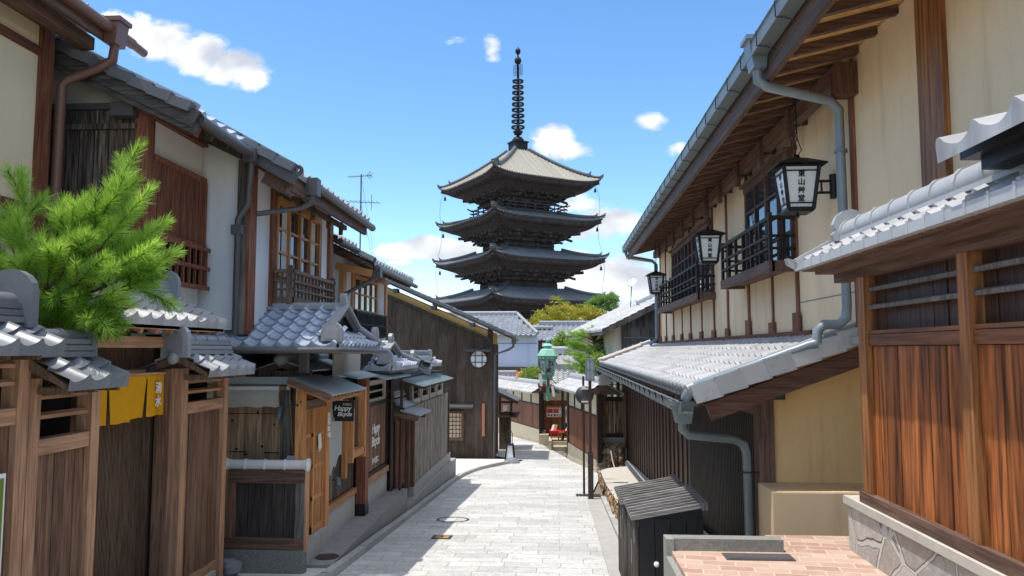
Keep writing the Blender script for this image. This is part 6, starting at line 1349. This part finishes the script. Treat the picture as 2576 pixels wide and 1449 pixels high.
        for a in(-h*.8,-h*.53,h*.53,h*.8): b.beam(PC+nn*(h-.05)+uu*a+V((0,0,zbot)),PC+nn*(h-.05)+uu*a+V((0,0,zb)),.10,.1)
    b.build('storey_walls','pagoda_wood',PT)
    b=MB()
    for k in range(4):
        nn,uu=side(k)
        for a in(-h*.67,0,h*.67): c=PC+nn*(h+.3)+uu*a+V((0,0,zb+.1)); b.prism([c+uu*-.4+V((0,0,-.16)),c+uu*.4+V((0,0,-.16)),c+uu*.16+V((0,0,.1)),c+uu*.1+V((0,0,.3)),c+uu*-.1+V((0,0,.3)),c+uu*-.16+V((0,0,.1))],nn*.1)
    b.build('frog_strut','grey_wood',PT)
    for k in range(4):
        a=ang0+k*math.pi/2; dd=V((math.cos(a),math.sin(a),0)); p=PC+dd*(qo*1.414-.7)+V((0,0,tips[i]-.75)); b=MB(); b.tube([p,p-V((0,0,.3))],.02,4); b.lathe([(.001,-.3),(.1,-.36),(.14,-.7),(.17,-.78),(.001,-.72)],p,8); b.build('wind_bell','bronze_dark',PT)
b=MB()
for k in range(4):
    nn,uu=side(k); q=4.0
    for z in(16.15,16.55,16.95): b.beam(PC+nn*q+uu*(-q-.5)+V((0,0,z)),PC+nn*q+uu*(q+.5)+V((0,0,z+.0)),.12,.12 if z<16.9 else .14)
    b.beam(PC+nn*(q-.2)+uu*(-q)+V((0,0,15.95)),PC+nn*(q-.2)+uu*q+V((0,0,15.95)),.6,.2)
    for s in(-1,1): b.beam(PC+nn*q+uu*s*(q+.4)+V((0,0,16.95)),PC+nn*q+uu*s*(q+.85)+V((0,0,17.12)),.12,.13)
    for j in range(-3,4): a=j*q/3; b.beam(PC+nn*q+uu*a+V((0,0,15.9)),PC+nn*q+uu*a+V((0,0,17.0)),.13,.13)
b.build('railing','pagoda_wood',PT)
sp=MB(); rot=ang0
b=sp; b.lathe([(1.42,23.75),(1.42,23.95),(1.2,23.95),(1.2,25.0),(1.32,25.0),(1.32,25.16),(.3,25.16)],PC,4,start=0,smooth=False)
SPI=MB(); SPI.lathe([(1.5,23.7),(1.5,23.95),(1.22,23.98),(1.22,25.0),(1.36,25.0),(1.36,25.18),(.4,25.2)],(0,0,0),4,smooth=False)
M=Matrix.Rotation(ang0,3,'Z')
# the square base is turned with the storeys
off=math.atan2(V(SPI.v[0]).y,V(SPI.v[0]).x); M=Matrix.Rotation(ang0-off,3,'Z'); SPI.v=[M@v+PC for v in SPI.v]
SPI.lathe([(.75,25.2),(.72,25.45),(.5,25.75),(.22,25.85),(.2,26.0),(.45,26.1),(.62,26.5),(.55,26.52),(.3,26.2),(.18,26.3),(.17,33),(.12,34.8),(.1,36.2),(.001,37.1)],PC,14)
SPI.ball(PC+V((0,0,35.35)),.44,12,sz=1.1); SPI.ball(PC+V((0,0,36.55)),.34,12,sz=1.2); SPI.lathe([(.001,36.8),(.12,36.85),(.001,37.15)],PC,8)
spi=SPI.build('spire','bronze_dark',PT)
for k in range(9):
    z=27.0+.72*k; r0=.82-.018*k; b=MB(); b.lathe([(r0-.2,z-.06),(r0,z-.1),(r0+.02,z+.1),(r0-.16,z+.08),(r0-.2,z-.06)],PC,18)
    for j in range(4): a=j*math.pi/2+.3; b.beam(PC+V((0,0,z)),PC+V((r0*math.cos(a)*.9,r0*math.sin(a)*.9,z)),.07,.07)
    b.build('ring','bronze_dark',spi)
b=MB()
for j in range(4):
    a=ang0+j*math.pi/2; dd=V((math.cos(a),math.sin(a),0)); up=V((0,0,1))
    for q in(.28,.5): b.tube([PC+dd*q+up*33.45,PC+dd*(q+.04)+up*34.2,PC+dd*q+up*34.9],.025,4)
    for t in range(8): z=33.5+.18*t; b.tube([PC+dd*.16+up*z,PC+dd*.62+up*(z+.12)],.02,4)
b.build('flame_ornament','bronze_dark',spi)
b=MB()
for s in(1,-1):
    p0=PC+rgt*s*9.3-vd*(2 if s>0 else -2); zs=[19.3,14.6,10.0,5.5] 
    pts=[p0+rgt*s*(.9*t/12+.25*math.sin(t*1.05))+V((0,0,19.2-15*t/12)) for t in range(13)]; b.tube(pts,.018,4)
b.build('lightning_wire','gutter_dark',PT)
# ================================================================== TREES
def leafquad(b,c,s,r=None):
    d=V((random.gauss(0,1),random.gauss(0,1),random.gauss(0,1)+.6)).normalized(); u=d.orthogonal().normalized(); u=Matrix.Rotation(random.random()*6.28,3,d)@u; v=d.cross(u)
    k=random.uniform(.6,1.2)*s
    b.add([c-u*k*.5,c+v*k*.3,c+u*k*.5,c-v*k*.3],[(0,1,2,3)],r if r is not None else random.random())
def crown(b,blobs,nper,per,ls,spread,flat=.5):
    for (c,rad) in blobs:
        c=V(c)
        for i in range(nper):
            while True:
                q=V((random.uniform(-1,1),random.uniform(-1,1),random.uniform(-1,1)))
                if .35<q.length<1: break
            q=q*(1+.25*math.sin(5*q.x+3*q.z)); p=c+V((q.x*rad[0],q.y*rad[1],q.z*rad[2])); r0=random.random()
            for k in range(per):
                leafquad(b,p+V((random.gauss(0,spread),random.gauss(0,spread),random.gauss(0,spread*flat))),ls,min(1,max(0,r0+random.uniform(-.3,.3))))
def tree(name,label,base,blobs,mat,nper,per,ls,sp,trunk,branches,cat='tree',group=None,flat=.5):
    T=thing(name,label,cat,base,group); b=MB(); crown(b,blobs,nper,per,ls,sp,flat); b.build('crown',mat,T)
    b=MB(); top=V(trunk); b0=V(base); mid=(b0+top)/2+V((.12,.1,0))*(top-b0).length*.25
    h=(top-b0).length; b.tube([b0,mid,top],[h*.045,h*.032,h*.018],9)
    for c,rad in blobs: b.tube([mid,(mid+V(c))/2+V((0,0,.1)),V(c)],[h*.02,h*.014,h*.006],6)
    b.build('trunk','bark',T); return T
tree('maple_tree','broad maple turning orange and green in front of the pagoda foot',(.2,65,-5.3),[((-1.3,65,2.0),(1.6,1.8,1.2)),((.2,65.3,3.2),(1.7,1.9,1.15)),((-.2,64,1.4),(2.2,1.6,1.1)),((1.9,65,2.5),(1.9,1.9,1.2)),((3.5,64.5,2.5),(1.0,1.2,.9)),((1.6,65.4,1.0),(2.8,1.8,1.0)),((3.7,64.5,1.6),(1.3,1.2,1.0)),((2.6,64.3,2.9),(1.2,1.,.8)),((-1.8,64.8,1.0),(1.1,1.2,1.))],'maple_leaf',210,14,.17,.20,(.4,65,1.8),None,flat=.35)
tree('distant_pine','dark green pine top beside the orange maple',(3.9,68,-5.4),[((3.1,68,4.0),(.7,.7,.5)),((3.9,68.3,4.55),(.7,.7,.5)),((4.8,68,4.5),(.7,.7,.6)),((4.6,68,3.8),(.9,.7,.45))],'dark_pine',150,12,.16,.14,(3.9,68.2,3.4),None)
def needles(b,p0,p1,n,L,wd,r0=None):
    p0=V(p0);p1=V(p1);d=(p1-p0);ln=d.length;d.normalize(); u=d.orthogonal().normalized();v=d.cross(u)
    for i in range(n):
        t=random.random()**.8; p=p0+(p1-p0)*t; a=random.random()*6.283; rad=u*math.cos(a)+v*math.sin(a)
        f=random.uniform(.5,1.1)+(1.4*max(0,t-.85)/.15 if t>.85 else 0); q=(d*f+rad*random.uniform(.7,1.05)+V((0,0,.12))).normalized(); l=L*random.uniform(.7,1.1)
        s=q.cross(V((random.gauss(0,1),random.gauss(0,1),random.gauss(0,1)))).normalized()*wd/2
        e=p+q*l+V((0,0,-.06*l))
        b.add([p-s,p+s,e+s*.35,e-s*.35],[(0,1,2,3)],min(1,max(0,(random.random() if r0 is None else r0+random.uniform(-.45,.45)))))
# garden pine behind the restaurant
T=thing('garden_pine','bright green garden pine with leaning trunk behind the lamp post','tree',(1.5,28.6,-3.8))
b=MB(); w_=MB(); w_.tube([(1.75,28.6,-3.8),(1.62,28.6,-1.2),(1.35,28.6,.1),(1.18,28.6,.75)],[.06,.05,.035,.02],8)
for k in range(170):
    a=random.random()*6.28; q=math.sqrt(random.random()); c=V((1.48+1.12*q*math.cos(a),28.5+.7*q*math.sin(a)*1.,-.05+1.0*q*math.sin(a*1.0+.5*math.sin(k))*.9))
    c.z=min(c.z,.85-abs(c.x-1.2)*.35)
    if c.z<-.95: c.z=-.95
    dv=V((c.x-1.4,c.y-28.5,.12)).normalized()*.3; needles(b,c-dv*.5,c+dv*.6+V((0,0,.06)),90,.15,.013,random.random()); w_.tube([V((1.40,28.6,max(-.7,c.z-.25))),c-dv*.5],[.018,.008],5)
b.build('needles','pine_needle_far',T); w_.build('trunk','bark',T)
tree('round_shrub','round glossy yellow green shrub above the far restaurant wall',(-1.25,36.5,-4.1),[((-1.25,36.5,-1.15),(.55,.5,.48)),((-.95,36.3,-1.5),(.5,.4,.4)),((-1.6,36.6,-1.4),(.42,.4,.4))],'bush_leaf',130,10,.085,.08,(-1.25,36.5,-1.3),None,'shrub')
tree('leafy_shrub','loose leafy shrub with reddish tips behind the green lantern',(.3,41,-4.3),[((-.05,41,.0),(.6,.5,.5)),((.55,41,-.4),(.7,.5,.6)),((.2,41,.55),(.35,.4,.4))],'bush_leaf',130,9,.12,.11,(.3,41,-.2),None,'shrub')
tree('wall_shrub','yellow green shrub behind the near restaurant wall and lamp post',(1.55,27.2,-3.8),[((1.25,27.3,-.95),(.4,.35,.35)),((1.75,27.2,-.75),(.45,.35,.4)),((1.5,27,-.4),(.35,.3,.25)),((1.05,28.2,-.6),(.35,.3,.35))],'bush_leaf',110,10,.08,.07,(1.5,27.2,-.8),None,'shrub')
# foreground pine
T=thing('pine_tree','bright green long needled pine bough spreading over the near left fence','tree',(-4.45,6.2,-2.2))
b=MB(); w_=MB(); base=V((-4.45,6.2,-2.2)); fork=V((-4.42,6.2,.35)); w_.tube([base,(-4.5,6.25,-.8),fork],[.09,.075,.05],10)
tips=[(-4.60,6.1,1.50),(-4.75,6.0,1.25),(-3.56,6.1,1.72),(-3.62,6.0,1.42),(-3.42,6.05,1.34),(-3.45,6.2,1.05),(-3.30,6.1,1.07),(-3.22,6.1,.80),(-3.3,5.95,.86),(-3.36,6.1,.62),(-3.6,6.05,.42),(-3.75,6.1,.28),(-4.05,6.1,.30),(-4.3,5.95,.4),(-4.62,6.05,.5),(-4.7,6.0,.8),(-4.45,5.9,1.1),(-4.2,6.1,1.25),(-3.95,6.0,1.25),(-3.9,5.9,.95),(-3.7,5.9,.75),(-4.1,5.85,.75),(-4.35,5.85,.72),(-3.85,6.2,1.1),(-4.0,6.15,.55),(-3.72,6.3,.95),(-4.2,6.3,.9)]
def shoot(p0,p1,n,r):
    p0=V(p0);p1=V(p1); w_.tube([p0,(p0+p1)/2+V((0,0,.01)),p1],[.009,.007,.004],5); needles(b,p0,p1,n,.125,.0044,r)
for tp in tips:
    tp=V(tp); s=fork+(tp-fork)*.25; m=fork+(tp-fork)*.55+V((0,0,-.04)); w_.tube([fork,s+V((0,0,-.03)),m],[.022,.016,.010],6)
    r=.35+.5*random.random(); shoot(m,tp,520,r)
    d=(tp-m).normalized(); 
    for k in range(4):
        p=m+(tp-m)*random.uniform(.05,.6); sd=(d*.8+V((random.uniform(-.7,.7),random.uniform(-.7,.7),random.uniform(-.35,.5)))).normalized(); shoot(p,p+sd*random.uniform(.18,.34),230,r)
for k in range(20):
    p=V((random.uniform(-4.9,-3.6),random.uniform(6.0,6.4),random.uniform(.1,.85))); d=V((random.uniform(-.6,.8),random.uniform(-.6,.2),random.uniform(-.2,.5))).normalized(); shoot(p,p+d*.3,320,.25*random.random())  # inner shoots get dark needles, shade inside the bough put into the colour
for p,e in(((-3.95,6.1,.36),(-3.8,6.05,.12)),((-4.05,6.1,.36),(-4.0,6.0,.14)),((-3.85,6.15,.40),(-3.66,6.1,.2)),((-4.2,6.1,.3),(-4.15,6.05,.1)),((-3.9,6.2,.4),(-3.72,6.15,.14)),((-4.3,6.1,.35),(-4.38,6.0,.12))): shoot(p,e,300,.05)  # low shoots get the darkest needles, painting the shade under the bough
b.build('needles','pine_needle',T); w_.build('trunk','bark',T)
